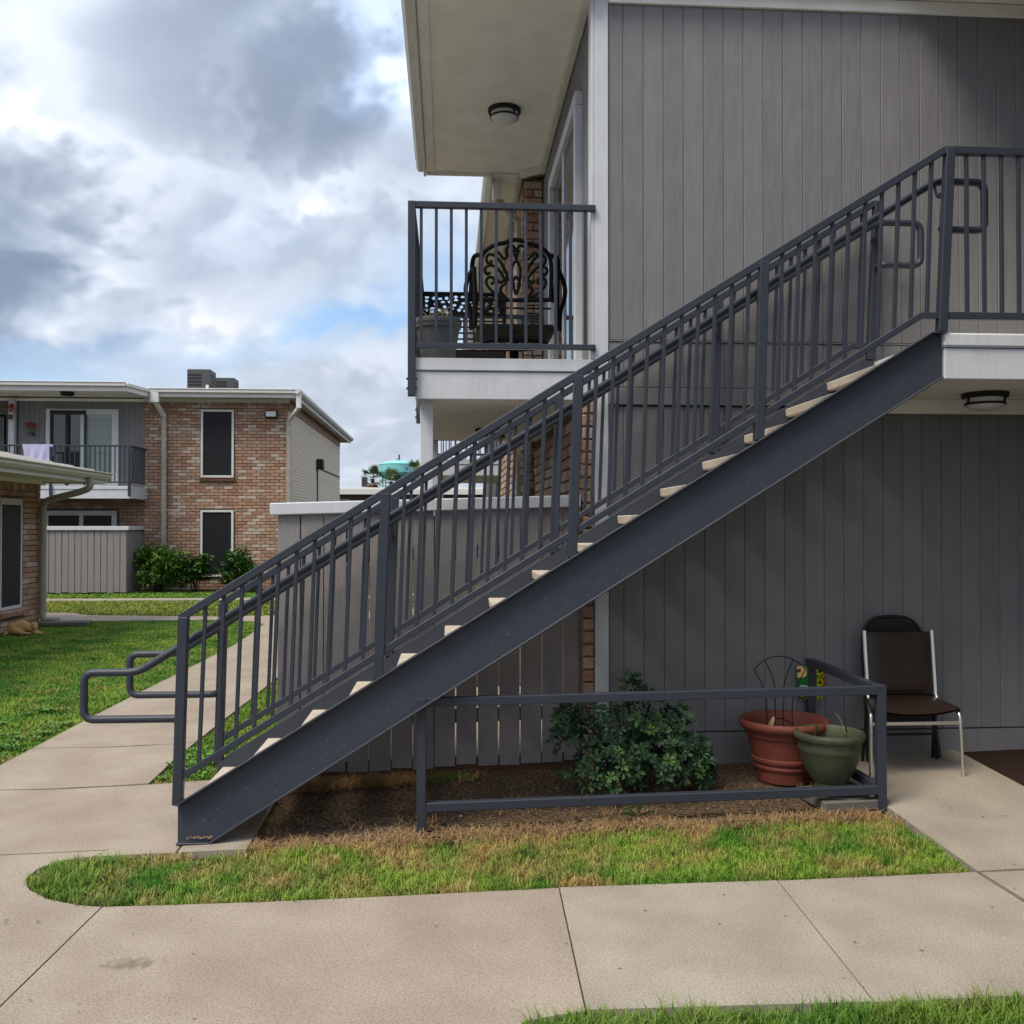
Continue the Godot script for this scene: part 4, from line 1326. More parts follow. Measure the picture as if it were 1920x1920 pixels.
func make_far_block() -> void:
	var b := thing("brick_building", "two storey brick and grey apartment block across the lawn", "building", Vector3(-7.7, 0, -25))
	b.position = Vector3.ZERO
	var xl := -7.72
	var xr := -4.10
	# brick front
	var front := Node3D.new()
	front.name = "brick_wall"
	b.add_child(front)
	one("mortar", Vector3(xl, -0.1, -36.8), Vector3(xr - 0.02, 4.9, -25.015), M.mortar, front, 0)
	var up := Rect2(-6.31 - xl, 2.86, 0.85, 1.76)
	var low := Rect2(-6.31 - xl, 0.33, 0.85, 1.72)
	lay_bricks(front, Vector3(xl, 0, -25.008), Vector3(1, 0, 0), Vector3(0, 0, 1), xr - xl, 4.9, 0.235, 0.083, [up, low], 300, true, func(q): return q[2])
	one("sill", Vector3(-6.33, 2.775, -25.02), Vector3(-5.43, 2.85, -24.94), M.brick_dark, front)
	dark_window(b, -6.30, -5.47, 2.87, 4.61, -24.995)
	dark_window(b, -6.30, -5.47, 0.34, 2.04, -24.995)
	floodlight(b, Vector3(-4.52, 4.50, -25.0))
	# painted brick side
	var side := Node3D.new()
	side.name = "painted_wall"
	b.add_child(side)
	one("joint", Vector3(xr - 0.02, -0.1, -36.8), Vector3(xr - 0.008, 4.6, -25.02), M.painted_joint, side, 0)
	var s := Shape.new()
	for r in 55:
		var z := -36.8 + (0.12 if r % 2 else 0.0)
		while z < -25.1:
			var z2 := minf(z + 0.232, -25.03)
			s.span(Vector3(xr - 0.012, 0.03 + r * 0.083, z), Vector3(xr + 0.002, 0.03 + r * 0.083 + 0.071, z2))
			z += 0.245
	obj("brickwork", s, M.painted_brick, side).set_meta("kind", "stuff")
	s = Shape.new()
	s.tinted = true
	for i in 140:
		s.tint = BRICK_TONES[[0, 2, 5, 7][i % 4]]
		var z := -36.8 + i * 0.083
		s.span(Vector3(xr - 0.03, 4.61, z), Vector3(xr + 0.004, 4.86, z + 0.072))
	obj("brickwork", s, M.brick, side).set_meta("kind", "stuff")
	s = Shape.new()
	s.span(Vector3(xr, 3.4, -30.55), Vector3(xr + 0.22, 3.72, -30.2), 0.03)
	s.span(Vector3(xr + 0.01, 1.0, -30.4), Vector3(xr + 0.04, 3.4, -30.36))
	s.span(Vector3(xr + 0.01, 3.45, -36.6), Vector3(xr + 0.03, 3.48, -30.5))
	obj("wall_lamp", s, M.black, b)
	# balcony bay to the left: grey boards above, brick below
	var bay := Node3D.new()
	bay.name = "balcony_wall"
	b.add_child(bay)
	one("backing", Vector3(-22, -0.1, -36.8), Vector3(xl - 0.002, 4.9, -25.05), M.siding_back, bay, 0)
	var x := xl - 0.13
	while x > -10.85:
		one("siding_board", Vector3(x, 2.62, -25.055), Vector3(x + 0.126, 4.87, -25.03 + rng.randf_range(-0.001, 0.001)), M.siding, bay, 0.003)
		x -= 0.13
	for q in range(6):
		one("siding_board", Vector3(-12.1 - q * 0.6, 2.62, -25.6), Vector3(-11.5 - q * 0.6, 4.87, -25.58), M.siding, bay)
	lay_bricks(bay, Vector3(-11.2, 0.0, -25.045), Vector3(1, 0, 0), Vector3(0, 0, 1), 11.2 + xl, 2.4, 0.235, 0.083, [Rect2(1.0, 0.4, 1.85, 1.62)], 0)
	one("post", Vector3(-11.02, 2.5, -25.0), Vector3(-10.88, 4.86, -24.86), M.white, b)
	dark_window(b, -12.2, -11.15, 2.65, 4.45, -25.1)
	# upper sliding door with insect curtain
	var d := Node3D.new()
	d.name = "sliding_door"
	b.add_child(d)
	var x0 := -10.15
	var x1 := -8.36
	for q in [[x0, x0 + 0.1, 2.62, 4.6], [x1 - 0.16, x1, 2.62, 4.6], [x0 + 0.1, x1 - 0.16, 4.46, 4.6], [-9.30, -9.2, 2.62, 4.46], [x0 + 0.1, -9.3, 2.62, 2.72], [-9.2, x1 - 0.16, 2.62, 2.72]]:
		one("frame", Vector3(q[0], q[2], -25.03), Vector3(q[1], q[3], -24.97), M.white, d)
	one("pane", Vector3(x0 + 0.1, 2.72, -25.026), Vector3(-9.3, 4.46, -25.012), M.glass, d, 0)
	one("pane", Vector3(-9.2, 2.72, -25.026), Vector3(x1 - 0.16, 4.46, -25.012), M.glass_pale, d, 0)
	s = Shape.new()
	s.span(Vector3(-10.04, 4.46, -24.968), Vector3(-9.16, 4.56, -24.945))
	for q in [[-10.03, -10.0], [-9.66, -9.58], [-9.2, -9.16]]:
		s.span(Vector3(q[0], 2.66, -24.968), Vector3(q[1], 4.459, -24.948))
	obj("insect_curtain", s, M.black, d)
	# curtain folds behind the right pane read as vertical pleats on it
	s = Shape.new()
	for i in 11:
		s.span(Vector3(-9.19 + i * 0.06, 2.74, -25.0115), Vector3(-9.165 + i * 0.06, 4.38, -25.0105))
	obj("curtain", s, M.curtain, d)
	# balcony
	var f := one("balcony_floor", Vector3(-22, 2.33, -25.03), Vector3(-7.68, 2.6, -23.86), M.soffit, b)
	one("fascia_board", Vector3(-22, 2.298, -23.86), Vector3(-7.66, 2.52, -23.83), M.white, f)
	one("fascia_board", Vector3(-22, 2.524, -23.86), Vector3(-7.645, 2.605, -23.815), M.white, f)
	one("fascia_board", Vector3(-7.68, 2.30, -25.0), Vector3(-7.655, 2.60, -23.865), M.white, f)
	# lower patio window
	var w := Node3D.new()
	w.name = "patio_door"
	b.add_child(w)
	for q in [[-10.2, -10.08, 0.4, 2.02], [-8.52, -8.4, 0.4, 2.02], [-10.08, -8.52, 1.9, 2.02], [-9.32, -9.22, 0.4, 1.9]]:
		one("frame", Vector3(q[0], q[2], -25.04), Vector3(q[1], q[3], -24.98), M.trim, w)
	one("pane", Vector3(-10.08, 0.4, -25.03), Vector3(-9.32, 1.9, -25.01), M.glass, w, 0)
	one("pane", Vector3(-9.22, 0.4, -25.03), Vector3(-8.52, 1.9, -25.01), M.glass, w, 0)
	# roof and eaves
	var r := one("roof", Vector3(-22, 4.905, -38.2), Vector3(-3.86, 5.06, -24.52), M.trim, b)
	one("fascia", Vector3(xl + 0.25, 4.865, -24.518), Vector3(-3.84, 5.0, -24.49), M.trim, r)
	gutter_x(r, xl + 0.22, -3.8, 4.97, -24.49)
	one("frieze_board", Vector3(xl, 4.80, -25.0), Vector3(xr + 0.04, 4.90, -24.96), M.trim, r)
	one("roof_bay", Vector3(-22, 4.93, -24.52), Vector3(xl - 0.02, 5.07, -23.72), M.trim, r)
	one("fascia", Vector3(-22, 4.885, -23.72), Vector3(xl - 0.02, 5.02, -23.69), M.trim, r)
	gutter_x(r, -22, xl - 0.02, 5.0, -23.69)
	s = Shape.new()
	s.bar(Vector3(xl - 0.02, 4.955, -23.70), Vector3(xl + 0.26, 4.93, -24.49), 0.04, 0.15, 0.004)
	s.bar(Vector3(xl - 0.02, 5.04, -23.66), Vector3(xl + 0.26, 5.01, -24.46), 0.1, 0.09, 0.01)
	obj("gutter", s, M.trim, r)
	one("frieze_board", Vector3(-22, 4.80, -25.03), Vector3(xl - 0.004, 4.87, -24.98), M.soffit, r)
	one("fascia", Vector3(-3.858, 4.87, -38.2), Vector3(-3.83, 5.0, -24.52), M.trim, r)
	s = Shape.new()
	s.prism(PackedVector2Array([Vector2(-3.828, 4.95), Vector2(-3.76, 4.97), Vector2(-3.72, 5.02), Vector2(-3.72, 5.08), Vector2(-3.828, 5.08)]), -38.2, -24.4)
	obj("gutter", s, M.trim, r)
	for q in [[-7.30, -24.93], [xr + 0.03, -24.9]]:
		var dp := Node3D.new()
		dp.name = numbered(b, "downspout")
		b.add_child(dp, true)
		s = Shape.new()
		if q[0] < -5:
			s.span(Vector3(q[0] - 0.12, 4.72, -24.56), Vector3(q[0] + 0.1, 4.99, -24.42), 0.01)
			s.bar(Vector3(q[0] - 0.01, 4.75, -24.5), Vector3(q[0] + 0.1, 4.42, -24.93), 0.1, 0.09, 0.01)
		else:
			s.span(Vector3(-3.82, 4.6, -24.56), Vector3(-3.7, 4.98, -24.44), 0.01)
			s.bar(Vector3(-3.76, 4.62, -24.5), Vector3(q[0], 4.35, -24.92), 0.09, 0.09, 0.01)
		obj("outlet", s, M.trim, dp)
		s = Shape.new()
		var xx: float = q[0] + (0.1 if q[0] < -5 else 0.0)
		s.span(Vector3(xx - 0.06, 0.1, -24.97), Vector3(xx + 0.06, 4.45, -24.87), 0.012)
		obj("pipe", s, M.pipe, dp)
	s = Shape.new()
	s.lathe([Vector2(0.0, -0.1), Vector2(0.14, -0.09), Vector2(0.17, 0.0), Vector2(0.0, 0.0)], Vector3(-9.35, 4.93, -24.25), 20)
	tag(obj("ceiling_lamp", s, M.black), "small dark ceiling lamp under the far block's eave above the sliding door", "lamp")
	# its railing
	var rail := thing("balcony_railing", "dark railing of the far block's balcony with a lavender towel on it", "railing")
	one("top_rail", Vector3(-16, 3.555, -23.86), Vector3(-7.68, 3.595, -23.81), M.steel, rail)
	one("bottom_rail", Vector3(-16, 2.68, -23.855), Vector3(-7.68, 2.715, -23.815), M.steel, rail)
	one("top_rail", Vector3(-7.70, 3.555, -25.0), Vector3(-7.655, 3.595, -23.862), M.steel, rail)
	one("bottom_rail", Vector3(-7.695, 2.68, -25.0), Vector3(-7.66, 2.715, -23.862), M.steel, rail)
	for px in [-7.70, -9.55, -11.4]:
		one("post", Vector3(px - 0.03, 2.36, -23.82), Vector3(px + 0.03, 3.553, -23.775), M.steel, rail)
	s = Shape.new()
	s.box(Vector3.ZERO, Vector3(0.022, 0.84, 0.022))
	var m := s.mesh()
	for i in 30:
		put("baluster", m, M.steel, rail, Transform3D(Basis.IDENTITY, Vector3(-7.82 - i * 0.118, 3.135, -23.835)))
	for i in 10:
		put("baluster", m, M.steel, rail, Transform3D(Basis.IDENTITY, Vector3(-7.678, 3.135, -23.95 - i * 0.105)))
	# towel: hung over the rail, sagging
	s = Shape.new()
	var grid := func(u: float, v: float) -> Vector3:
		var pull := 0.055 * v * sin(PI * u) if u > 0.0 else 0.0
		var xx := lerpf(-10.22, -9.50, u) + (0.05 - 0.10 * u) * smoothstep(0.0, 0.5, v)
		return Vector3(xx, 3.604 - 0.50 * v - 0.02 * sin(PI * u) * v, -23.80 + 0.02 * sin(u * 19.0 + v * 2.0) * v + pull * 0.4)
	for i in 24:
		for j in 14:
			var u := i / 24.0
			var v := j / 14.0
			var du := 1 / 24.0
			var dv := 1 / 14.0
			s.quad(grid.call(u, v + dv), grid.call(u + du, v + dv), grid.call(u + du, v), grid.call(u, v))
	for i in 24:
		var a: Vector3 = grid.call(i / 24.0, 0.0)
		var c: Vector3 = grid.call((i + 1) / 24.0, 0.0)
		s.quad(a, c, c + Vector3(0, 0.002, -0.07), a + Vector3(0, 0.002, -0.07))
		s.quad(a + Vector3(0, 0.002, -0.07), c + Vector3(0, 0.002, -0.07), c + Vector3(0, -0.3, -0.075), a + Vector3(0, -0.3, -0.075))
	tag(obj("towel", s, M.towel), "lavender towel hung over the far balcony railing", "towel")
	# two little flower pots hung on the wall
	for q in [[Vector3(-10.5, 4.10, -25.0), "orange flowers in a hanging pot on the far grey wall beside the door"], [Vector3(-10.93, 4.5, -24.82), "orange flowers in a pot hung on the far white post"]]:
		var t := thing("hanging_flowers", q[1], "flowers", q[0], 0, "flower pots on the far balcony")
		s = Shape.new()
		s.tinted = true
		for i in 26:
			var dd := Vector3(rng.randf_range(-1, 1), rng.randf_range(-0.2, 0.5), rng.randf_range(0, 0.8)).normalized()
			leaf(s, dd * 0.02 + Vector3(0, 0.06, 0.05), dd, 0.14, 0.5)
		var cc := PackedColorArray()
		for i in s.c.size(): cc.append(s.c[i] * Color(0.42, 0.10, 0.05))
		s.c = cc
		obj("blossoms", s, M.leaf, t)
		s = Shape.new()
		s.tinted = true
		for i in 14:
			var dd := Vector3(rng.randf_range(-1, 1), rng.randf_range(-0.9, 0.3), rng.randf_range(0, 0.8)).normalized()
			leaf(s, dd * 0.02 + Vector3(0, -0.10, 0.05), dd, 0.10, 0.5)
		cc = PackedColorArray()
		for i in s.c.size(): cc.append(s.c[i] * Color(0.08, 0.16, 0.05))
		s.c = cc
		obj("leaves", s, M.leaf, t)
		s = Shape.new()
		s.lathe([Vector2(0.0, -0.19), Vector2(0.04, -0.19), Vector2(0.06, -0.1), Vector2(0.0, -0.1)], Vector3(0, 0, 0.05), 12)
		obj("pot", s, M.grey_pot, t)
	# patio fence before it
	var t := thing("fence", "grey board fence with pale cap below the far balcony", "fence")
	x = -7.76
	while x > -14.0:
		var y0 := 0.02 + rng.randf_range(-0.01, 0.02)
		var yy := 1.53
		s = Shape.new()
		var dx := rng.randf_range(-0.006, 0.006)
		s.prism(PackedVector2Array([Vector2(x - 0.145, y0), Vector2(x - 0.008, y0), Vector2(x - 0.008 + dx * 0.4, yy), Vector2(x - 0.145 + dx * 0.4, yy)]), -23.82, -23.80 + rng.randf_range(-0.002, 0.002))
		obj("fence_board", s, M.fence, t)
		x -= 0.152
	for i in 7:
		one("fence_board", Vector3(-7.77, 0.03, -24.98 + i * 0.166), Vector3(-7.75, 1.53, -24.98 + i * 0.166 + 0.158), M.fence, t)
	s = Shape.new()
	s.span(Vector3(-14, 1.532, -23.86), Vector3(-7.70, 1.63, -23.76), 0.006)
	obj("cap", s, M.white, t)
	s = Shape.new()
	s.span(Vector3(-7.82, 1.533, -25.0), Vector3(-7.705, 1.629, -23.862), 0.006)
	obj("cap", s, M.white, t)
	# air conditioners on its roof
	for q in [[Vector3(-7.1, 5.36, -28.2), 0.66, 0.75, "larger dark air conditioner on the brick block's roof, the front one of two"], [Vector3(-6.85, 5.45, -30.2), 0.62, 0.73, "air conditioner behind the first on the brick block's roof, half hidden"]]:
		air_unit(q[0], q[1], q[2], q[3])
	# shrubs along its foot
	shrub("shrub", "bright green shrub left of the far dark ground floor window", Vector3(-7.15, 0, -24.3), Vector3(0.62, 0.62, 0.5), 620, Color(0.065, 0.165, 0.02), 0.09)
	shrub("shrub", "dark green shrub right in front of the far ground floor window", Vector3(-6.25, 0, -24.25), Vector3(0.55, 0.6, 0.45), 520, Color(0.035, 0.105, 0.018), 0.09)
	shrub("shrub", "dark green shrub at the right of the far ground floor window", Vector3(-5.05, 0, -24.2), Vector3(0.62, 0.6, 0.45), 600, Color(0.035, 0.11, 0.02), 0.09)

func gutter_x(parent: Node, x0: float, x1: float, y: float, z: float) -> void:
	var s := Shape.new()
	s.span(Vector3(x0, y, z), Vector3(x1, y + 0.1, z + 0.075), 0.012)
	s.span(Vector3(x0, y + 0.085, z + 0.077), Vector3(x1, y + 0.108, z + 0.095), 0.006)
	obj("gutter", s, M.trim, parent)

func air_unit(at: Vector3, w: float, h: float, label: String) -> void:
	var t := thing("air_conditioner", label, "air conditioner", at, 0, "air conditioners on the brick block's roof")
	var s := Shape.new()
	s.span(Vector3(-w / 2, 0, -w / 2), Vector3(w / 2, h, w / 2), 0.02)
	obj("casing", s, M.unit, t)
	s = Shape.new()
	for k in 6:
		s.span(Vector3(-w / 2 + 0.03, 0.08 + k * 0.095, w / 2 + 0.001), Vector3(w * 0.12, 0.08 + k * 0.095 + 0.05, w / 2 + 0.006))
		s.span(Vector3(w / 2 + 0.001, 0.08 + k * 0.095, -w / 2 + 0.06), Vector3(w / 2 + 0.006, 0.08 + k * 0.095 + 0.05, w / 2 - 0.06))
	obj("louvres", s, M.unit_slot, t)
	one("label", Vector3(w * 0.30, 0.12, w / 2 + 0.001), Vector3(w * 0.42, 0.3, w / 2 + 0.005), M.trim, t, 0)

func shrub(called: String, label: String, at: Vector3, half: Vector3, n: int, colour: Color, size: float, squash := 1.0) -> void:
	var t := thing(called, label, "shrub", at, 0, "")
	var s := Shape.new()
	for i in 9:
		var a := TAU * i / 9.0 + rng.randf()
		var tip := Vector3(cos(a) * half.x * 0.6, half.y * rng.randf_range(0.9, 1.7), sin(a) * half.z * 0.6)
		s.tube([Vector3(cos(a) * 0.04, -0.05, sin(a) * 0.04), tip * 0.5 + Vector3(0, 0.05, 0), tip], [0.014, 0.010, 0.005], 5)
	obj("stems", s, M.bark, t)
	var g := Shape.new()
	g.tinted = true
	for i in 7:
		var d := Vector3(rng.randf_range(-1, 1), rng.randf_range(-0.2, 1), rng.randf_range(-1, 1)).normalized()
		leaf(g, Vector3.ZERO, d, size * rng.randf_range(0.8, 1.2), 0.42)
	var places := []
	var colours := []
	# lumps make the outline uneven
	var lumps := []
	for i in 9:
		lumps.append([Vector3(rng.randf_range(-0.62, 0.62) * half.x, half.y * rng.randf_range(0.55, 1.35), rng.randf_range(-0.55, 0.55) * half.z), rng.randf_range(0.38, 0.62)])
	while places.size() < n:
		var l: Array = lumps[rng.randi() % lumps.size()]
		var d := Vector3(rng.randfn(), rng.randfn(), rng.randfn()).normalized()
		var r: float = l[1] * pow(rng.randf(), 0.35)
		var p: Vector3 = l[0] + d * Vector3(half.x, half.y * squash, half.z) * r
		if p.y < 0.06: continue
		var k := rng.randf_range(0.7, 1.3)
		places.append(Transform3D(Basis.from_euler(Vector3(rng.randf_range(-0.5, 0.5), rng.randf() * TAU, rng.randf_range(-0.5, 0.5))).scaled(Vector3.ONE * k), p))
		var c := colour * rng.randf_range(0.55, 1.5)
		if rng.randf() < 0.12: c = c.lerp(Color(0.20, 0.28, 0.04), 0.6)
		c.a = 1
		colours.append(c)
	scatter("foliage", g.mesh(), M.leaf, places, colours, t)

# ---------------------------------------------------------------- the low brick block at the left
func make_low_block() -> void:
	var b := thing("low_brick_building", "single storey brick block with wide pale eave at the left edge", "building")
	var xw := -6.8
	var zc := -16.53
	var wall := Node3D.new()
	wall.name = "brick_wall"
	b.add_child(wall)
	one("mortar", Vector3(-14, -0.1, zc), Vector3(xw - 0.012, 2.42, -9.0), M.mortar, wall, 0)
	var win := Rect2(zc * -1.0 - 15.86, 0.33, 0.76, 1.75)
	lay_bricks(wall, Vector3(xw - 0.006, 0.0, zc), Vector3(0, 0, 1), Vector3(1, 0, 0), 3.2, 2.42, 0.215, 0.088, [win], 230, true, func(q): return -q[0])
	lay_bricks(wall, Vector3(-9.0, 0.0, zc - 0.006), Vector3(1, 0, 0), Vector3(0, 0, -1), 2.2, 2.42, 0.215, 0.088, [], 0)
	var w := Node3D.new()
	w.name = "window"
	b.add_child(w)
	var z0 := -15.86
	var z1 := -15.10
	for q in [[z0, z0 + 0.05, 0.34, 2.07], [z1 - 0.05, z1, 0.34, 2.07], [z0 + 0.05, z1 - 0.05, 1.97, 2.07], [z0 + 0.05, z1 - 0.05, 0.34, 0.39]]:
		one("frame", Vector3(xw - 0.03, q[2], q[0]), Vector3(xw + 0.004, q[3], q[1]), M.white, w)
	one("screen", Vector3(xw - 0.03, 0.39, z0 + 0.05), Vector3(xw - 0.006, 1.97, z1 - 0.05), M.screen, w, 0)
	var s := Shape.new()
	s.tinted = true
	var i := 0
	var z := z0 - 0.06
	while z < z1 + 0.05:
		s.tint = BRICK_TONES[[0, 1, 5, 3][i % 4]]
		s.box(Vector3(xw + 0.02, 0.285, z + 0.04), Vector3(0.13, 0.08, 0.078), Basis(Vector3(0, 0, 1), -0.2), 0.004)
		z += 0.09
		i += 1
	obj("sill", s, M.brick, w)
	# roof: a low slope up to the left, its eave running towards us
	var r := Node3D.new()
	r.name = "roof"
	b.add_child(r)
	s = Shape.new()
	s.prism(PackedVector2Array([Vector2(-5.97, 2.50), Vector2(-5.97, 2.535), Vector2(-10.5, 3.45), Vector2(-10.5, 3.40)]), -17.25, -8)
	obj("slope", s, M.shingle, r)
	for k in 12:
		var x0 := -6.0 - k * 0.36
		s = Shape.new()
		s.bar(Vector3(x0, 2.545 + k * 0.0727, -17.26), Vector3(x0, 2.545 + k * 0.0727, -8), 0.36, 0.014, 0.003)
		obj("shingle_course", s, M.shingle, r)
	one("soffit", Vector3(-8.2, 2.40, -17.2), Vector3(-5.99, 2.425, -8), M.soffit, r, 0)
	one("fascia", Vector3(-5.988, 2.37, -17.22), Vector3(-5.96, 2.515, -8), M.trim, r)
	s = Shape.new()
	s.prism(PackedVector2Array([Vector2(-9.5, 2.40), Vector2(-5.99, 2.37), Vector2(-5.99, 2.50), Vector2(-9.5, 3.2)]), -17.25, -17.22)
	obj("gable_board", s, M.trim, r)
	s = Shape.new()
	s.prism(PackedVector2Array([Vector2(-5.958, 2.43), Vector2(-5.90, 2.445), Vector2(-5.86, 2.49), Vector2(-5.86, 2.53), Vector2(-5.845, 2.535), Vector2(-5.845, 2.55), Vector2(-5.958, 2.55)]), -17.2, -8)
	obj("gutter", s, M.trim, r)
	one("frieze_board", Vector3(-6.80, 2.33, -16.53), Vector3(-6.775, 2.40, -8), M.soffit, r)
	s = Shape.new()
	s.tube(rounded([Vector3(-5.90, 2.45, -16.3), Vector3(-5.90, 2.27, -16.3), Vector3(-6.10, 2.20, -16.36), Vector3(-6.45, 2.12, -16.42), Vector3(-6.72, 2.05, -16.46), Vector3(-6.72, 1.6, -16.46), Vector3(-6.72, 0.2, -16.46), Vector3(-6.70, 0.08, -16.44), Vector3(-6.45, 0.07, -16.42)], 0.12, 6), 0.055, 12)
	obj("downspout", s, M.pipe, b)
	s = Shape.new()
	s.box(Vector3(-6.3, 0.03, -16.35), Vector3(0.75, 0.07, 0.3), Basis(Vector3.UP, 0.15), 0.015)
	tag(obj("splash_block", s, M.concrete_dark), "flat grey splash block under the low block's downspout", "splash block")
	make_cat(Vector3(-6.43, -0.01, -15.05))

# ---------------------------------------------------------------- a body as one skin: smooth union of tapered capsules, surface nets
func skin(bones: Array, lo: Vector3, hi: Vector3, cell: float, k: float) -> Shape:
	var n := Vector3i(((hi - lo) / cell).ceil()) + Vector3i.ONE
	var f := PackedFloat32Array()
	f.resize(n.x * n.y * n.z)
	for z in n.z:
		for y in n.y:
			for x in n.x:
				var p := lo + Vector3(x, y, z) * cell
				var d := 9.0
				for b in bones:
					var a: Vector3 = b[0]
					var ab: Vector3 = b[2] - a
					var t := clampf((p - a).dot(ab) / maxf(ab.length_squared(), 1e-8), 0, 1)
					var e: float = p.distance_to(a + ab * t) - lerpf(b[1], b[3], t)
					var h := clampf(0.5 + 0.5 * (d - e) / k, 0, 1)
					d = lerpf(d, e, h) - k * h * (1.0 - h)
				f[x + n.x * (y + n.y * z)] = d
	var at := {}
	var pos := []
	var nor := []
	for z in n.z - 1:
		for y in n.y - 1:
			for x in n.x - 1:
				var sum := Vector3.ZERO
				var cnt := 0
				var v := []
				for c in 8:
					v.append(f[x + (c & 1) + n.x * (y + ((c >> 1) & 1) + n.y * (z + ((c >> 2) & 1)))])
				for q in [[0, 1], [2, 3], [4, 5], [6, 7], [0, 2], [1, 3], [4, 6], [5, 7], [0, 4], [1, 5], [2, 6], [3, 7]]:
					var a: float = v[q[0]]
					var b: float = v[q[1]]
					if (a < 0) != (b < 0):
						var t := a / (a - b)
						var pa := Vector3(q[0] & 1, (q[0] >> 1) & 1, (q[0] >> 2) & 1)
						var pb := Vector3(q[1] & 1, (q[1] >> 1) & 1, (q[1] >> 2) & 1)
						sum += pa.lerp(pb, t)
						cnt += 1
				if cnt:
					at[Vector3i(x, y, z)] = pos.size()
					pos.append(lo + (Vector3(x, y, z) + sum / cnt) * cell)
					nor.append(Vector3(v[1] + v[3] + v[5] + v[7] - v[0] - v[2] - v[4] - v[6], v[2] + v[3] + v[6] + v[7] - v[0] - v[1] - v[4] - v[5], v[4] + v[5] + v[6] + v[7] - v[0] - v[1] - v[2] - v[3]).normalized())
	var s := Shape.new()
	for z in range(1, n.z - 1):
		for y in range(1, n.y - 1):
			for x in range(1, n.x - 1):
				var a := f[x + n.x * (y + n.y * z)] < 0
				for ax in 3:
					var o := Vector3i.ZERO
					o[ax] = 1
					var b := f[x + o.x + n.x * (y + o.y + n.y * (z + o.z))] < 0
					if a == b: continue
					var u := Vector3i.ZERO
					var w := Vector3i.ZERO
					u[(ax + 1) % 3] = 1
					w[(ax + 2) % 3] = 1
					var c := Vector3i(x, y, z)
					var ids := [at.get(c - u - w, -1), at.get(c - w, -1), at.get(c, -1), at.get(c - u, -1)]
					if ids.has(-1): continue
					if not a: ids.reverse()
					s.smooth_quad([pos[ids[0]], pos[ids[1]], pos[ids[2]], pos[ids[3]]], [nor[ids[0]], nor[ids[1]], nor[ids[2]], nor[ids[3]]])
	return s

func make_cat(at: Vector3) -> void:
	var t := thing("cat", "fawn cat lying on the grass by the low brick wall, head bent to wash itself", "cat", at, 0.35)
	var V := func(x: float, y: float, z: float) -> Vector3: return Vector3(x, y, z)
	var bones := [
		[V.call(-0.13, 0.105, 0.0), 0.092, V.call(-0.02, 0.135, 0.0), 0.088],   # rump to back
		[V.call(-0.02, 0.135, 0.0), 0.088, V.call(0.10, 0.10, 0.02), 0.062],  # back to chest
		[V.call(0.10, 0.115, 0.02), 0.046, V.call(0.155, 0.135, 0.055), 0.044],  # neck bent round
		[V.call(0.155, 0.135, 0.058), 0.046, V.call(0.170, 0.105, 0.105), 0.024],  # head down to the flank
		[V.call(-0.11, 0.075, 0.05), 0.065, V.call(-0.02, 0.045, 0.105), 0.038],  # near thigh
		[V.call(-0.02, 0.045, 0.105), 0.028, V.call(0.10, 0.022, 0.12), 0.018],  # near hind leg stretched out
		[V.call(-0.12, 0.07, -0.04), 0.05, V.call(-0.05, 0.035, -0.07), 0.03],
		[V.call(0.11, 0.08, 0.0), 0.04, V.call(0.19, 0.035, -0.005), 0.024],  # forelegs
		[V.call(0.19, 0.035, -0.005), 0.024, V.call(0.26, 0.02, 0.01), 0.018],
		[V.call(0.11, 0.08, 0.04), 0.038, V.call(0.17, 0.03, 0.07), 0.022],
		[V.call(0.17, 0.03, 0.07), 0.022, V.call(0.235, 0.018, 0.085), 0.017],
		[V.call(-0.18, 0.075, 0.02), 0.022, V.call(-0.225, 0.035, 0.05), 0.018],  # tail
		[V.call(-0.225, 0.035, 0.05), 0.018, V.call(-0.255, 0.016, 0.10), 0.012]]
	var body := obj("body", skin(bones, Vector3(-0.30, -0.02, -0.14), Vector3(0.30, 0.25, 0.20), 0.011, 0.022), M.fur, t)
	var s := Shape.new()
	for q in [[Vector3(0.183, 0.178, 0.055), 0.5], [Vector3(0.132, 0.180, 0.060), -0.2]]:
		var p: Vector3 = q[0]
		s.tri(p + Vector3(-0.018, -0.012, 0.004), p + Vector3(0.018, -0.012, 0.0), p + Vector3(0.004, 0.028, 0.0))
		s.tri(p + Vector3(0.018, -0.012, 0.0), p + Vector3(-0.014, -0.012, -0.014), p + Vector3(0.004, 0.028, 0.0))
		s.tri(p + Vector3(-0.014, -0.012, -0.014), p + Vector3(-0.018, -0.012, 0.004), p + Vector3(0.004, 0.028, 0.0))
	obj("ears", s, M.fur, body)
	s = Shape.new()
	for q in [Vector3(0.188, 0.135, 0.098), Vector3(0.146, 0.135, 0.102)]:
		s.lathe([Vector2(0.0, -0.007), Vector2(0.006, -0.003), Vector2(0.007, 0.0), Vector2(0.006, 0.003), Vector2(0.0, 0.007)], q, 8, -1.0)
	obj("eyes", s, M.black, body)

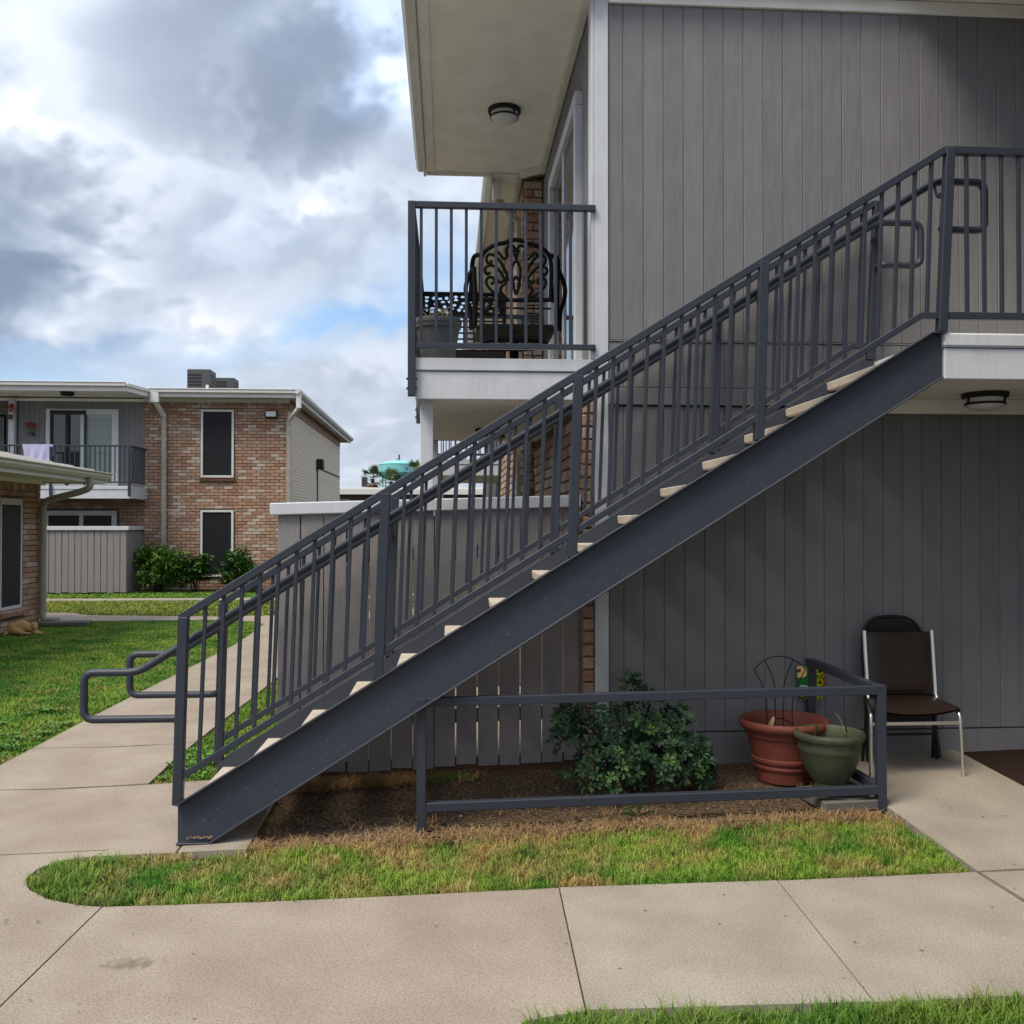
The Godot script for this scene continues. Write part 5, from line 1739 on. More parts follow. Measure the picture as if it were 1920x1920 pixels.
# ---------------------------------------------------------------- what shows between the blocks
func make_distance() -> void:
	var h := thing("distant_building", "low brown apartment block far off below the water tower", "building")
	one("wall", Vector3(-16, -0.1, -82), Vector3(8, 4.0, -70), M.far_wall, h, 0)
	var r := one("roof", Vector3(-16.4, 3.95, -82.5), Vector3(8.4, 4.36, -69.2), M.shingle, h)
	one("fascia", Vector3(-16.4, 3.86, -69.2), Vector3(8.4, 4.25, -69.0), M.trim, r)
	for q in [[-8.05, -7.1], [-5.15, -4.2], [-2.2, -1.3], [0.6, 1.5]]:
		var w := Node3D.new()
		w.name = numbered(h, "window")
		h.add_child(w, true)
		one("frame", Vector3(q[0], 2.0, -70.0), Vector3(q[1], 3.55, -69.92), M.white, w)
		one("pane", Vector3(q[0] + 0.12, 2.1, -69.918), Vector3(q[1] - 0.12, 3.42, -69.9), M.glass_pale if q[0] < -6 else M.screen, w)
	var u := thing("rooftop_unit", "dark square unit on the distant low roof beside the palms", "air conditioner", Vector3(-6.15, 4.5, -71.5))
	var s := Shape.new()
	s.span(Vector3(-0.2, 0, -0.3), Vector3(0.2, 0.72, 0.3), 0.03)
	obj("casing", s, M.unit, u)
	s = Shape.new()
	for k in 5: s.span(Vector3(-0.17, 0.1 + k * 0.11, 0.3), Vector3(0.17, 0.14 + k * 0.11, 0.31))
	obj("louvres", s, M.unit_slot, u)
	shrub("shrub", "rust tinted bushy shrub before the distant low block", Vector3(-4.35, 0, -45), Vector3(0.85, 1.5, 0.7), 700, Color(0.13, 0.095, 0.03), 0.16)
	palm(Vector3(-6.85, 0, -88), 5.9, 1.3, "left palm of the two whole crowns before the water tower")
	palm(Vector3(-5.05, 0, -86), 5.55, 1.3, "right palm of the two whole crowns before the water tower, with brown skirt")
	palm(Vector3(-3.05, 0, -90), 6.6, 1.3, "palm half hidden behind the near balcony post")
	var w := thing("water_tower", "pale turquoise water tower rising behind the palms", "water tower", Vector3(-25.5, 0, -500))
	s = Shape.new()
	var tank := [Vector2(0.0, 24.6), Vector2(4.5, 24.9), Vector2(8.2, 26.0), Vector2(10.0, 28.0), Vector2(10.05, 29.0)]
	s.lathe(tank, Vector3.ZERO, 48)
	obj("bowl", s, M.tank_dark, w)
	s = Shape.new()
	s.lathe([Vector2(10.05, 29.0), Vector2(10.1, 33.1)], Vector3.ZERO, 48)
	obj("tank", s, M.tank, w)
	s = Shape.new()
	s.lathe([Vector2(10.3, 33.1), Vector2(10.1, 33.4), Vector2(7.5, 34.4), Vector2(4.0, 35.1), Vector2(0.0, 35.4)], Vector3.ZERO, 48)
	obj("lid", s, M.tank, w)
	s = Shape.new()
	for k in 6:
		var a := TAU * k / 6.0 + 0.3
		s.tube([Vector3(cos(a) * 9, 0, sin(a) * 9), Vector3(cos(a) * 8.8, 27.5, sin(a) * 8.8)], 0.4, 8)
	obj("legs", s, M.tank, w)
	s = Shape.new()
	s.tube([Vector3(0, 0, 0), Vector3(0, 26, 0)], 1.3, 12)
	obj("riser", s, M.tank, w)
	s = Shape.new()
	s.tube([Vector3(0.2, 35.3, 0), Vector3(0.2, 38.3, 0)], 0.42, 8)
	s.tube([Vector3(-0.9, 35.2, 0), Vector3(-0.9, 36.4, 0)], 0.2, 8)
	obj("mast", s, M.unit, w)
	# a belt of trees closes the view
	s = Shape.new()
	s.tinted = true
	for i in 8:
		var d := Vector3(rng.randf_range(-1, 1), rng.randf_range(-0.3, 1), rng.randf_range(-1, 1)).normalized()
		leaf(s, Vector3.ZERO, d, 0.9, 0.6)
	var places := []
	var colours := []
	for i in 7000:
		var x := rng.randf_range(-260, 220)
		var z := -190.0 + rng.randf_range(-14, 14)
		var top := 6.0 + 2.6 * wob.get_noise_1d(x * 0.06) + 1.2 * wob.get_noise_1d(x * 0.3)
		places.append(Transform3D(Basis.from_euler(Vector3(rng.randf(), rng.randf() * TAU, rng.randf())).scaled(Vector3.ONE * rng.randf_range(0.9, 1.7)), Vector3(x, top * pow(rng.randf(), 0.6), z)))
		var c := Color(0.045, 0.075, 0.028) * rng.randf_range(0.7, 1.4)
		c.a = 1
		colours.append(c)
	tag(scatter("distant_trees", s.mesh(), M.leaf, places, colours), "far off belt of dark trees along the skyline", "trees")

func palm(at: Vector3, h: float, r: float, label: String) -> void:
	var t := thing("palm_tree", label, "palm tree", at, 0, "palms before the water tower")
	var s := Shape.new()
	s.tube([Vector3(0, -0.1, 0), Vector3(0.05, h * 0.5, 0), Vector3(0, h, 0)], [0.2, 0.16, 0.17], 10)
	obj("trunk", s, M.bark, t)
	s = Shape.new()
	s.tinted = true
	for i in 34:
		var dead := i > 25
		var a := rng.randf() * TAU
		var el := rng.randf_range(-0.15, 1.35) if not dead else rng.randf_range(-1.3, -0.6)
		var d := Vector3(cos(a) * cos(el), sin(el), sin(a) * cos(el))
		var base := Vector3(0, h, 0) + d * 0.15
		var hub := base + d * r * (0.45 if not dead else 0.3)
		var side := d.cross(Vector3.UP).normalized()
		var up := side.cross(d)
		s.tint = Color(0.09, 0.12, 0.03)
		s.quad(base - side * 0.02, base + side * 0.02, hub + side * 0.015, hub - side * 0.015)
		for k in 13:
			var w := (k - 6) / 6.0
			var e := (d * cos(w * 1.35) + side * sin(w * 1.35) + up * 0.12).normalized()
			var tip := hub + e * r * 0.6 * (1.0 - 0.25 * absf(w)) + Vector3(0, -0.16 * r * rng.randf(), 0)
			var kk := rng.randf_range(0.7, 1.3)
			s.tint = (Color(0.075, 0.125, 0.045) if not dead else Color(0.24, 0.17, 0.09)) * kk
			var n := e.cross(up).normalized() * 0.035 * r
			s.quad(hub, hub.lerp(tip, 0.5) - n, tip, hub.lerp(tip, 0.5) + n)
	obj("crown", s, M.leaf, t)

# ---------------------------------------------------------------- on the balcony
func make_balcony_things() -> void:
	# cast metal swivel chair, its openwork back towards us
	var t := thing("patio_chair", "black cast metal swivel chair with openwork back on the balcony", "chair", Vector3(0.493, DECK_Y, -6.9))
	var k := 0.000679
	var P := func(x: float, y: float, z := 0.0) -> Vector3: return Vector3((x - 1178.0) * k, 0.40 + (1060.0 - y) * k, z - 0.05)
	var s := Shape.new()
	var arch := [P.call(805, 770), P.call(800, 560), P.call(800, 400), P.call(815, 300), P.call(860, 240), P.call(930, 195), P.call(1000, 170), P.call(1060, 160), P.call(1110, 135), P.call(1178, 125)]
	var right := []
	for i in range(arch.size() - 2, -1, -1): right.append(Vector3(-arch[i].x, arch[i].y, arch[i].z))
	s.tube(curve(arch + right, 3), 0.016, 8)
	s.tube([P.call(790, 765), P.call(1178, 775), P.call(1566, 765)], 0.016, 8)
	s.tube([P.call(800, 860), P.call(1556, 860)], 0.008, 6)
	obj("back_frame", s, M.iron, t)
	var scrolls := [
		[[1092, 570], [1070, 480], [1020, 380], [960, 310], [900, 285], [862, 315], [868, 370], [905, 385], [915, 350]],
		[[1075, 600], [1040, 520], [985, 445], [920, 405], [865, 415], [842, 455], [870, 500], [900, 480]],
		[[1085, 750], [980, 720], [900, 660], [858, 590], [880, 535], [935, 540], [940, 590], [905, 600]],
		[[1060, 600], [1015, 640], [1015, 690], [1055, 735]],
		[[930, 300], [985, 260], [1040, 330], [1085, 300], [1070, 240]],
		[[1178, 250], [1150, 195], [1105, 190], [1072, 230], [1078, 300]],
		[[1178, 345], [1142, 400], [1130, 470], [1140, 560], [1160, 640]],
		[[1178, 520], [1140, 590], [1178, 715]],
		[[1060, 545], [1010, 590], [985, 560]],
		[[1150, 230], [1178, 330], [1178, 345]]]
	for c in scrolls:
		for m in [1.0, -1.0]:
			var o := Shape.new()
			var line := []
			for q in c:
				var p: Vector3 = P.call(q[0], q[1])
				line.append(Vector3(p.x * m, p.y, p.z))
			o.tube(curve(line, 4), 0.0115, 6)
			obj("scroll", o, M.iron, t)
	for m in [1.0, -1.0]:
		var a := Shape.new()
		var line := []
		for q in [[800, 290, 0.0], [735, 300, -0.02], [712, 360, -0.08], [710, 480, -0.2], [705, 560, -0.34], [705, 640, -0.42]]:
			var p: Vector3 = P.call(q[0], q[1], q[2])
			line.append(Vector3(p.x * m, p.y, p.z))
		a.tube(curve(line, 4), 0.017, 8)
		line = []
		for q in [[712, 430, -0.05], [668, 520, -0.05], [640, 640, -0.05], [655, 760, -0.05], [690, 880, -0.06], [700, 1080, -0.06]]:
			var p: Vector3 = P.call(q[0], q[1], q[2])
			line.append(Vector3(p.x * m, p.y, p.z))
		a.tube(curve(line, 4), 0.017, 8)
		line = []
		for q in [[725, 420, -0.01], [738, 700, 0.0], [735, 1060, 0.0]]:
			var p: Vector3 = P.call(q[0], q[1], q[2])
			line.append(Vector3(p.x * m, p.y, p.z))
		a.tube(line, 0.018, 8)
		obj("arm", a, M.iron, t)
	s = Shape.new()
	for i in 9:
		s.bar(Vector3(-0.27, 0.39 - 0.003 * absf(i - 4), -0.07 - i * 0.055), Vector3(0.27, 0.39 - 0.003 * absf(i - 4), -0.07 - i * 0.055), 0.036, 0.012)
	for m in [1.0, -1.0]: s.bar(Vector3(0.275 * m, 0.39, -0.04), Vector3(0.275 * m, 0.39, -0.54), 0.03, 0.03)
	s.bar(Vector3(-0.27, 0.391, -0.03), Vector3(0.27, 0.391, -0.03), 0.03, 0.044)
	obj("seat", s, M.iron, t)
	s = Shape.new()
	var ring := []
	for i in 25: ring.append(Vector3(cos(TAU * i / 24.0) * 0.25, 0.31, -0.28 + sin(TAU * i / 24.0) * 0.2))
	s.tube(ring, 0.014, 6, false)
	s.tube([Vector3(0, 0.03, -0.28), Vector3(0, 0.36, -0.28)], 0.035, 12)
	obj("swivel", s, M.iron, t)
	s = Shape.new()
	s.lathe([Vector2(0.30, 0.118), Vector2(0.315, 0.125), Vector2(0.312, 0.142), Vector2(0.26, 0.163), Vector2(0.14, 0.182), Vector2(0.04, 0.19)], Vector3(0, 0, -0.28), 40)
	for i in 4:
		var a := TAU * i / 4.0 + 0.5
		s.tube(curve([Vector3(cos(a) * 0.31, 0.012, -0.28 + sin(a) * 0.31), Vector3(cos(a) * 0.2, 0.09, -0.28 + sin(a) * 0.2), Vector3(cos(a) * 0.08, 0.04, -0.28 + sin(a) * 0.08), Vector3(0, 0.05, -0.28)], 5), 0.012, 6)
	obj("base", s, M.iron, t)
	# settee with a pierced back rail
	t = thing("settee", "low black metal settee with pierced back rail behind the balcony planter", "bench", Vector3(0.12, DECK_Y, -8.0))
	s = Shape.new()
	var holes := []
	var tries := 0
	while holes.size() < 46 and tries < 3000:
		tries += 1
		var q := Vector2(rng.randf_range(-0.31, 0.31), rng.randf_range(0.73, 0.86))
		var ok := true
		for o in holes:
			if absf(q.x - o.x) < 0.05 and absf(q.y - o.y) < 0.026: ok = false
		if ok: holes.append(q)
	# sheet built as strips round the holes
	var ys := [0.70]
	while ys[-1] < 0.88: ys.append(ys[-1] + 0.009)
	for j in ys.size() - 1:
		var x := -0.34
		var yy: float = (ys[j] + ys[j + 1]) / 2
		var cutsx := []
		for o in holes:
			var dy: float = absf(yy - o.y) / 0.011
			if dy < 1.0: cutsx.append([o.x - 0.017 * sqrt(1 - dy * dy), o.x + 0.017 * sqrt(1 - dy * dy)])
		cutsx.sort_custom(func(p, q): return p[0] < q[0])
		for c in cutsx:
			if c[0] > x: s.span(Vector3(x, ys[j], -0.006), Vector3(c[0], ys[j + 1], 0.006))
			x = maxf(x, c[1])
		s.span(Vector3(x, ys[j], -0.006), Vector3(0.34, ys[j + 1], 0.006))
	obj("backrest", s, M.iron, t)
	s = Shape.new()
	s.tube(rounded([Vector3(-0.35, 0.0, 0), Vector3(-0.35, 0.89, 0), Vector3(0.35, 0.89, 0), Vector3(0.35, 0.0, 0)], 0.05), 0.013, 8)
	for xx in [-0.35, 0.35]:
		s.tube(rounded([Vector3(xx, 0.0, -0.5), Vector3(xx, 0.62, -0.5), Vector3(xx, 0.62, 0.0)], 0.05), 0.013, 8)
	obj("frame", s, M.iron, t)
	for i in 6:
		s = Shape.new()
		s.bar(Vector3(-0.34, 0.42, -0.06 - i * 0.08), Vector3(0.34, 0.42, -0.06 - i * 0.08), 0.05, 0.015)
		obj("seat_slat", s, M.iron, t)
	for i in 5:
		s = Shape.new()
		s.bar(Vector3(-0.34, 0.46 + i * 0.05, -0.004), Vector3(0.34, 0.46 + i * 0.05, -0.004), 0.012, 0.014)
		obj("back_slat", s, M.iron, t)
	# planter in the corner
	t = thing("planter", "dark grey plastic plant pot in the near corner of the balcony", "plant pot", Vector3(-0.068, DECK_Y, -6.33))
	s = Shape.new()
	s.lathe([Vector2(0.0, 0.0), Vector2(0.105, 0.0), Vector2(0.142, 0.245), Vector2(0.152, 0.247), Vector2(0.154, 0.272), Vector2(0.158, 0.275), Vector2(0.160, 0.30), Vector2(0.156, 0.306), Vector2(0.150, 0.306), Vector2(0.146, 0.27), Vector2(0.0, 0.27)], Vector3.ZERO, 40)
	obj("pot", s, M.grey_pot, t)
	s = Shape.new()
	for i in 5:
		var a := rng.randf() * TAU
		var p := Vector3(cos(a) * 0.07, 0.26, sin(a) * 0.07)
		s.tube(curve([p, p + Vector3(0.01, 0.06, 0), p + Vector3(rng.randf_range(-0.05, 0.09), 0.12, 0), p + Vector3(rng.randf_range(-0.06, 0.12), 0.10, 0)], 3), 0.003, 5)
	obj("dry_stems", s, M.straw, t)

# ---------------------------------------------------------------- along the wall below the stair
func make_wall_things() -> void:
	# shrub with clusters of leathery leaves
	var at := Vector3(1.075, land(1.08, -5.5) - 0.02, -5.5)
	var t := thing("bush", "dark green bush with leathery leaves behind the guard rail", "bush", at)
	var s := Shape.new()
	for i in 11:
		var a := TAU * i / 11.0 + rng.randf() * 0.4
		var tip := Vector3(cos(a) * rng.randf_range(0.15, 0.42), rng.randf_range(0.3, 0.55), sin(a) * rng.randf_range(0.1, 0.3))
		s.tube(curve([Vector3(cos(a) * 0.03, 0, sin(a) * 0.03), tip * 0.45 + Vector3(0, 0.07, 0), tip], 4), 0.006, 6)
	s.tube(curve([Vector3(0, 0.2, 0), Vector3(-0.03, 0.5, 0), Vector3(0.0, 0.66, 0.02)], 4), 0.005, 6)
	obj("stems", s, M.bark, t)
	var variants := []
	for k in 6:
		var g := Shape.new()
		g.tinted = true
		var n := 7
		for i in n:
			var a := TAU * i / n + rng.randf() * 0.5
			var el := rng.randf_range(0.05, 0.95)
			var d := Vector3(cos(a) * cos(el), sin(el), sin(a) * cos(el))
			leaf(g, d * 0.006, d, rng.randf_range(0.026, 0.05), 0.46)
		var base := [Color(0.042, 0.095, 0.044), Color(0.032, 0.072, 0.036), Color(0.058, 0.12, 0.05), Color(0.046, 0.10, 0.040), Color(0.028, 0.062, 0.032), Color(0.10, 0.18, 0.045)][k] as Color
		var cc := PackedColorArray()
		for i in g.c.size(): cc.append(Color(g.c[i].r * base.r, g.c[i].g * base.g, g.c[i].b * base.b))
		g.c = cc
		variants.append(g.mesh())
	var lumps := [[Vector3(-0.30, 0.27, 0.02), 0.20], [Vector3(-0.12, 0.36, 0.0), 0.21], [Vector3(0.08, 0.38, -0.02), 0.20], [Vector3(0.21, 0.37, 0.0), 0.15], [Vector3(0.29, 0.22, 0.04), 0.15], [Vector3(0.12, 0.20, 0.13), 0.18], [Vector3(-0.16, 0.18, 0.14), 0.19], [Vector3(-0.38, 0.42, -0.04), 0.10], [Vector3(0.37, 0.15, 0.05), 0.09], [Vector3(0.0, 0.25, -0.15), 0.22]]
	var spots := []
	while spots.size() < 640:
		var l: Array = lumps[rng.randi() % lumps.size()]
		var d := Vector3(rng.randfn(), rng.randfn(), rng.randfn()).normalized()
		var p: Vector3 = l[0] + d * l[1] * pow(rng.randf(), 0.3)
		if p.y < 0.05: continue
		spots.append([p, (d + Vector3(0, 0.5, 0.35)).normalized()])
	for i in 14: spots.append([Vector3(rng.randf_range(-0.06, 0.04), rng.randf_range(0.56, 0.68), rng.randf_range(-0.03, 0.04)), Vector3(rng.randf_range(-0.6, 0.6), 1, 0.3).normalized()])
	spots.sort_custom(func(p, q): return p[0].z + p[0].y * 0.2 > q[0].z + q[0].y * 0.2)
	var rest := []
	for i in spots.size():
		var up: Vector3 = spots[i][1]
		var side := up.cross(Vector3(0.3, 0.1, 0.9)).normalized()
		var tx := Transform3D(Basis(side, up, side.cross(up)).rotated(up, rng.randf() * TAU).scaled(Vector3.ONE * rng.randf_range(0.75, 1.15)), spots[i][0])
		var v: int = 5 if rng.randf() < 0.05 else rng.randi() % 5
		if i < 280: put("leaf_cluster", variants[v], M.leaf, t, tx)
		else: rest.append(tx)
	scatter("foliage", variants[1], M.leaf, rest, [], t)
	for q in [[Vector3(0.245, 0.135, 0.2), Color(0.55, 0.13, 0.03)], [Vector3(0.06, 0.075, 0.26), Color(0.55, 0.12, 0.03)], [Vector3(-0.16, 0.15, 0.27), Color(0.42, 0.13, 0.04)]]:
		s = Shape.new()
		s.tinted = true
		leaf(s, q[0], Vector3(0.5, -0.6, 0.4).normalized(), 0.045, 0.6)
		for i in s.c.size(): s.c[i] = q[1]
		obj("dead_leaf", s, M.leaf, t)
	# fallen green leaf sprig in front of the lower bar
	s = Shape.new()
	s.tinted = true
	var fa := Vector3(1.02, land(1.02, -5.1) - 0.01, -5.1)
	for q in [Vector3(0.6, 0.35, 0.5), Vector3(-0.8, 0.5, 0.2), Vector3(-0.1, 1, 0.2), Vector3(-0.9, 0.2, 0.4)]:
		leaf(s, fa, q.normalized(), 0.105, 0.36)
	for i in s.c.size(): s.c[i] = Color(s.c[i].r * 0.08, s.c[i].g * 0.22, s.c[i].b * 0.03)
	tag(obj("seedling", s, M.leaf), "small bright green seedling on the soil below the lower guard bar", "plant")

	# terracotta pot with wire trellis
	var pot := Vector3(2.0, land(2.0, -5.6) - 0.015, -5.62)
	t = thing("plant_pot", "large terracotta coloured plant pot with wide rolled rim", "plant pot", pot)
	s = Shape.new()
	s.lathe([Vector2(0.0, 0.0), Vector2(0.155, 0.0), Vector2(0.168, 0.075), Vector2(0.180, 0.08), Vector2(0.183, 0.092), Vector2(0.176, 0.10), Vector2(0.182, 0.118), Vector2(0.193, 0.122), Vector2(0.195, 0.138), Vector2(0.186, 0.145), Vector2(0.213, 0.262), Vector2(0.225, 0.268), Vector2(0.227, 0.282), Vector2(0.236, 0.30), Vector2(0.256, 0.312), Vector2(0.266, 0.332), Vector2(0.264, 0.350), Vector2(0.252, 0.361), Vector2(0.238, 0.356), Vector2(0.226, 0.33), Vector2(0.205, 0.24), Vector2(0.0, 0.235)], Vector3.ZERO, 56)
	obj("pot", s, M.terracotta, t)
	s = Shape.new()
	s.lathe([Vector2(0.204, 0.242), Vector2(0.0, 0.25)], Vector3.ZERO, 32)
	obj("soil", s, M.soil, t)
	s = Shape.new()
	s.tube(curve([Vector3(-0.11, 0.24, 0.08), Vector3(-0.12, 0.33, 0.09), Vector3(-0.10, 0.38, 0.10), Vector3(-0.12, 0.31, 0.12)], 4), [0.004, 0.006, 0.008, 0.012, 0.010, 0.008, 0.006, 0.008, 0.012, 0.012, 0.008, 0.004, 0.003], 6)
	obj("dry_stem", s, M.straw, t)
	var tr := thing("wire_trellis", "small black wire fan trellis standing in the terracotta pot", "trellis", pot + Vector3(-0.05, 0.24, 0.06))
	s = Shape.new()
	for q in [[[-0.075, 0.0], [-0.075, 0.19], [-0.09, 0.30], [-0.15, 0.42]], [[-0.026, 0.0], [-0.024, 0.19], [-0.03, 0.34], [-0.085, 0.475]], [[0.026, 0.0], [0.024, 0.19], [0.032, 0.34], [0.085, 0.475]], [[0.085, 0.0], [0.078, 0.19], [0.10, 0.30], [0.16, 0.42]]]:
		var line := []
		for p in q: line.append(Vector3(p[0], p[1], 0))
		s = Shape.new()
		s.tube(curve(line, 5), 0.0028, 6)
		obj("upright", s, M.iron, tr)
	for q in [[[-0.15, 0.42], [-0.09, 0.475], [0.0, 0.497], [0.09, 0.475], [0.16, 0.42]], [[-0.082, 0.265], [-0.04, 0.295], [0.0, 0.30], [0.04, 0.295], [0.085, 0.265]], [[-0.076, 0.09], [-0.03, 0.125], [0.02, 0.128], [0.08, 0.09]]]:
		var line := []
		for p in q: line.append(Vector3(p[0], p[1], 0.003))
		s = Shape.new()
		s.tube(curve(line, 5), 0.0028, 6)
		obj("hoop", s, M.iron, tr)
	# green pot on a concrete square
	var sb := Vector3(2.16, land(2.16, -5.15) - 0.01, -5.17)
	t = thing("stepping_stone", "square grey concrete stone with a round dish under the green pot", "stone", sb, 0.12)
	s = Shape.new()
	s.box(Vector3(0, 0.02, 0), Vector3(0.37, 0.055, 0.33), Basis.IDENTITY, 0.006)
	obj("slab", s, M.concrete_dark, t)
	s = Shape.new()
	s.lathe([Vector2(0.15, 0.048), Vector2(0.145, 0.058), Vector2(0.13, 0.060), Vector2(0.06, 0.052), Vector2(0.0, 0.051)], Vector3.ZERO, 36)
	obj("dish", s, M.concrete_dark, t)
	t = thing("plant_pot", "smaller green plastic bowl shaped plant pot before the terracotta one", "plant pot", Vector3(2.135, sb.y + 0.054, -5.27))
	s = Shape.new()
	s.lathe([Vector2(0.0, 0.0), Vector2(0.088, 0.0), Vector2(0.086, 0.03), Vector2(0.096, 0.04), Vector2(0.128, 0.085), Vector2(0.155, 0.15), Vector2(0.167, 0.205), Vector2(0.171, 0.212), Vector2(0.171, 0.22), Vector2(0.172, 0.268), Vector2(0.190, 0.274), Vector2(0.196, 0.290), Vector2(0.190, 0.306), Vector2(0.178, 0.312), Vector2(0.166, 0.302), Vector2(0.160, 0.24), Vector2(0.0, 0.235)], Vector3.ZERO, 56)
	obj("pot", s, M.green_pot, t)
	s = Shape.new()
	s.lathe([Vector2(0.161, 0.245), Vector2(0.0, 0.252)], Vector3.ZERO, 32)
	obj("soil", s, M.soil, t)
	s = Shape.new()
	s.tinted = true
	for q in [Vector3(-0.09, 0.25, 0.03), Vector3(0.09, 0.25, 0.02)]:
		for i in 9:
			var d := Vector3(rng.randf_range(-0.5, 0.5), 1.0, rng.randf_range(-0.5, 0.5)).normalized()
			leaf(s, q + Vector3(0, i * 0.009, 0), d, 0.035, 0.4)
	for i in s.c.size(): s.c[i] = Color(s.c[i].r * 0.05, s.c[i].g * 0.10, s.c[i].b * 0.03)
	obj("sprouts", s, M.leaf, t)
	s = Shape.new()
	s.tube(curve([Vector3(0.10, 0.25, 0.03), Vector3(0.08, 0.33, 0.0), Vector3(0.06, 0.38, 0.0), Vector3(0.035, 0.405, 0.0)], 4), 0.002, 5)
	for q in [Vector3(-0.05, 0.262, 0.07), Vector3(0.02, 0.262, 0.06)]:
		s.tube([q, q + Vector3(0.05, 0.006, 0.01)], [0.008, 0.004], 6)
	obj("dry_stems", s, M.straw, t)
	var wire := thing("wire_hoop", "thin bent wire leaning on the front of the terracotta pot", "wire", Vector3(2.055, land(2.05, -5.3) - 0.01, -5.38))
	s = Shape.new()
	s.tube(curve([Vector3(-0.02, 0.0, 0), Vector3(-0.028, 0.12, 0.0), Vector3(-0.02, 0.22, 0), Vector3(0.01, 0.29, 0)], 5), 0.0026, 6)
	obj("rod", s, M.iron, wire)
	# bag of seed hung on the post at the wall
	t = thing("seed_bag", "green and yellow printed seed bag behind the guard rail's wall post", "bag", Vector3(2.295, 0.545, -5.93))
	var img := Image.create(96, 128, false, Image.FORMAT_RGB8)
	img.fill(Color(0.05, 0.36, 0.14))
	for y in 128:
		for x in 96:
			var c := Color(0.03, 0.40, 0.13)
			if y < 16: c = Color(0.35, 0.62, 0.12)
			if x < 34 and y < 44 and Vector2(x - 8, y - 22).length() < 24: c = Color(0.86, 0.72, 0.48)
			if x < 12 and y > 10 and y < 24: c = Color(0.40, 0.10, 0.08)
			if y > 72 and y < 78 and x > 6 and x < 46: c = Color(0.65, 0.85, 0.75)
			if y > 90: c = Color(0.60, 0.80, 0.88)
			if y > 108: c = Color(0.06, 0.07, 0.03)
			if y > 108 and sin(x * 0.35) * cos(y * 0.5) > 0.4: c = Color(0.75, 0.65, 0.15)
			if x > 66:
				c = Color(0.62, 0.62, 0.05)
				if Vector2(x - 78, fmod(y, 42.0) - 21).length() < 7: c = Color(0.12, 0.09, 0.02)
				elif Vector2(x - 78, fmod(y, 42.0) - 21).length() < 14: c = Color(0.82, 0.70, 0.06)
				elif sin(y * 0.31 + x * 0.4) > 0.5: c = Color(0.08, 0.22, 0.04)
			img.set_pixel(x, y, c)
	M.bag.albedo_texture = ImageTexture.create_from_image(img)
	s = Shape.new()
	var bag := func(u: float, v: float) -> Vector3:
		var puff := 0.022 * pow(sin(PI * clampf(u, 0.02, 0.98)), 0.6) * (0.25 + 0.75 * sin(PI * clampf(v * 0.9 + 0.08, 0, 1)))
		return Vector3(lerpf(-0.092, 0.088, u) + 0.02 * (1.0 - v) * (u - 0.5) * -1.0, v * 0.212 + 0.006 * sin(u * 9), -0.025 + puff)
	s.mapped = true
	for i in 10:
		for j in 10:
			var q := [[i, j], [i + 1, j], [i + 1, j + 1], [i, j + 1]]
			var p := []
			for w in q: p.append(bag.call(w[0] / 10.0, w[1] / 10.0))
			var n: Vector3 = (p[2] - p[0]).cross(p[3] - p[1]).normalized()
			for w in [0, 2, 1, 0, 3, 2]: s.vert(p[w], n, Vector2(q[w][0] / 10.0, 1.0 - q[w][1] / 10.0))
	for i in 10:
		var a: Vector3 = bag.call(i / 10.0, 1.0)
		var c: Vector3 = bag.call((i + 1) / 10.0, 1.0)
		var a0: Vector3 = bag.call(i / 10.0, 0.0)
		var c0: Vector3 = bag.call((i + 1) / 10.0, 0.0)
		s.quad(Vector3(c.x, c.y, -0.03), Vector3(c0.x, c0.y, -0.03), Vector3(a0.x, a0.y, -0.03), Vector3(a.x, a.y, -0.03))
	obj("sack", s, M.bag, t)

	# brown chair with chrome legs
	t = thing("chair", "brown vinyl chair with chrome legs on the slab by the wall", "chair", Vector3(2.775, land(2.74, -5.6) + 0.001, -5.62))
	var foot := -0.0
	s = Shape.new()
	# padded back: pillowed slab
	var pad := func(u: float, v: float, f: float) -> Vector3:
		var e := pow(absf(u * 2 - 1), 6.0) + pow(absf(v * 2 - 1), 6.0)
		var d := 0.020 * maxf(1.0 - e, 0.0) + 0.006
		var x := lerpf(-0.168, 0.243, u)
		return Vector3(x - 0.016 * (1 - v), 0.43 + 0.375 * v, -0.155 - 0.075 * v + d * f)
	for f in [1.0, -1.0]:
		for i in 14:
			for j in 14:
				var p := [pad.call(i / 14.0, j / 14.0, f), pad.call((i + 1) / 14.0, j / 14.0, f), pad.call((i + 1) / 14.0, (j + 1) / 14.0, f), pad.call(i / 14.0, (j + 1) / 14.0, f)]
				if f > 0: s.quad(p[0], p[1], p[2], p[3])
				else: s.quad(p[3], p[2], p[1], p[0])
	obj("backrest", s, M.vinyl, t)
	s = Shape.new()
	var seat := func(u: float, v: float, f: float) -> Vector3:
		var e := pow(absf(u * 2 - 1), 5.0) + pow(absf(v * 2 - 1), 5.0)
		var d := 0.022 * maxf(1.0 - e, 0.0) + 0.005
		var front := 0.028 * (1.0 - pow(absf(u * 2 - 1), 2.0)) * smoothstep(0.5, 1.0, v)
		return Vector3(lerpf(lerpf(-0.185, -0.298, v), lerpf(0.235, 0.222, v), u), 0.405 - 0.016 * v - front + d * f, lerpf(-0.19, 0.155, v) + front * 0.5)
	for f in [1.0, -1.0]:
		for i in 14:
			for j in 14:
				var p := [seat.call(i / 14.0, j / 14.0, f), seat.call((i + 1) / 14.0, j / 14.0, f), seat.call((i + 1) / 14.0, (j + 1) / 14.0, f), seat.call(i / 14.0, (j + 1) / 14.0, f)]
				if f > 0: s.quad(p[3], p[2], p[1], p[0])
				else: s.quad(p[0], p[1], p[2], p[3])
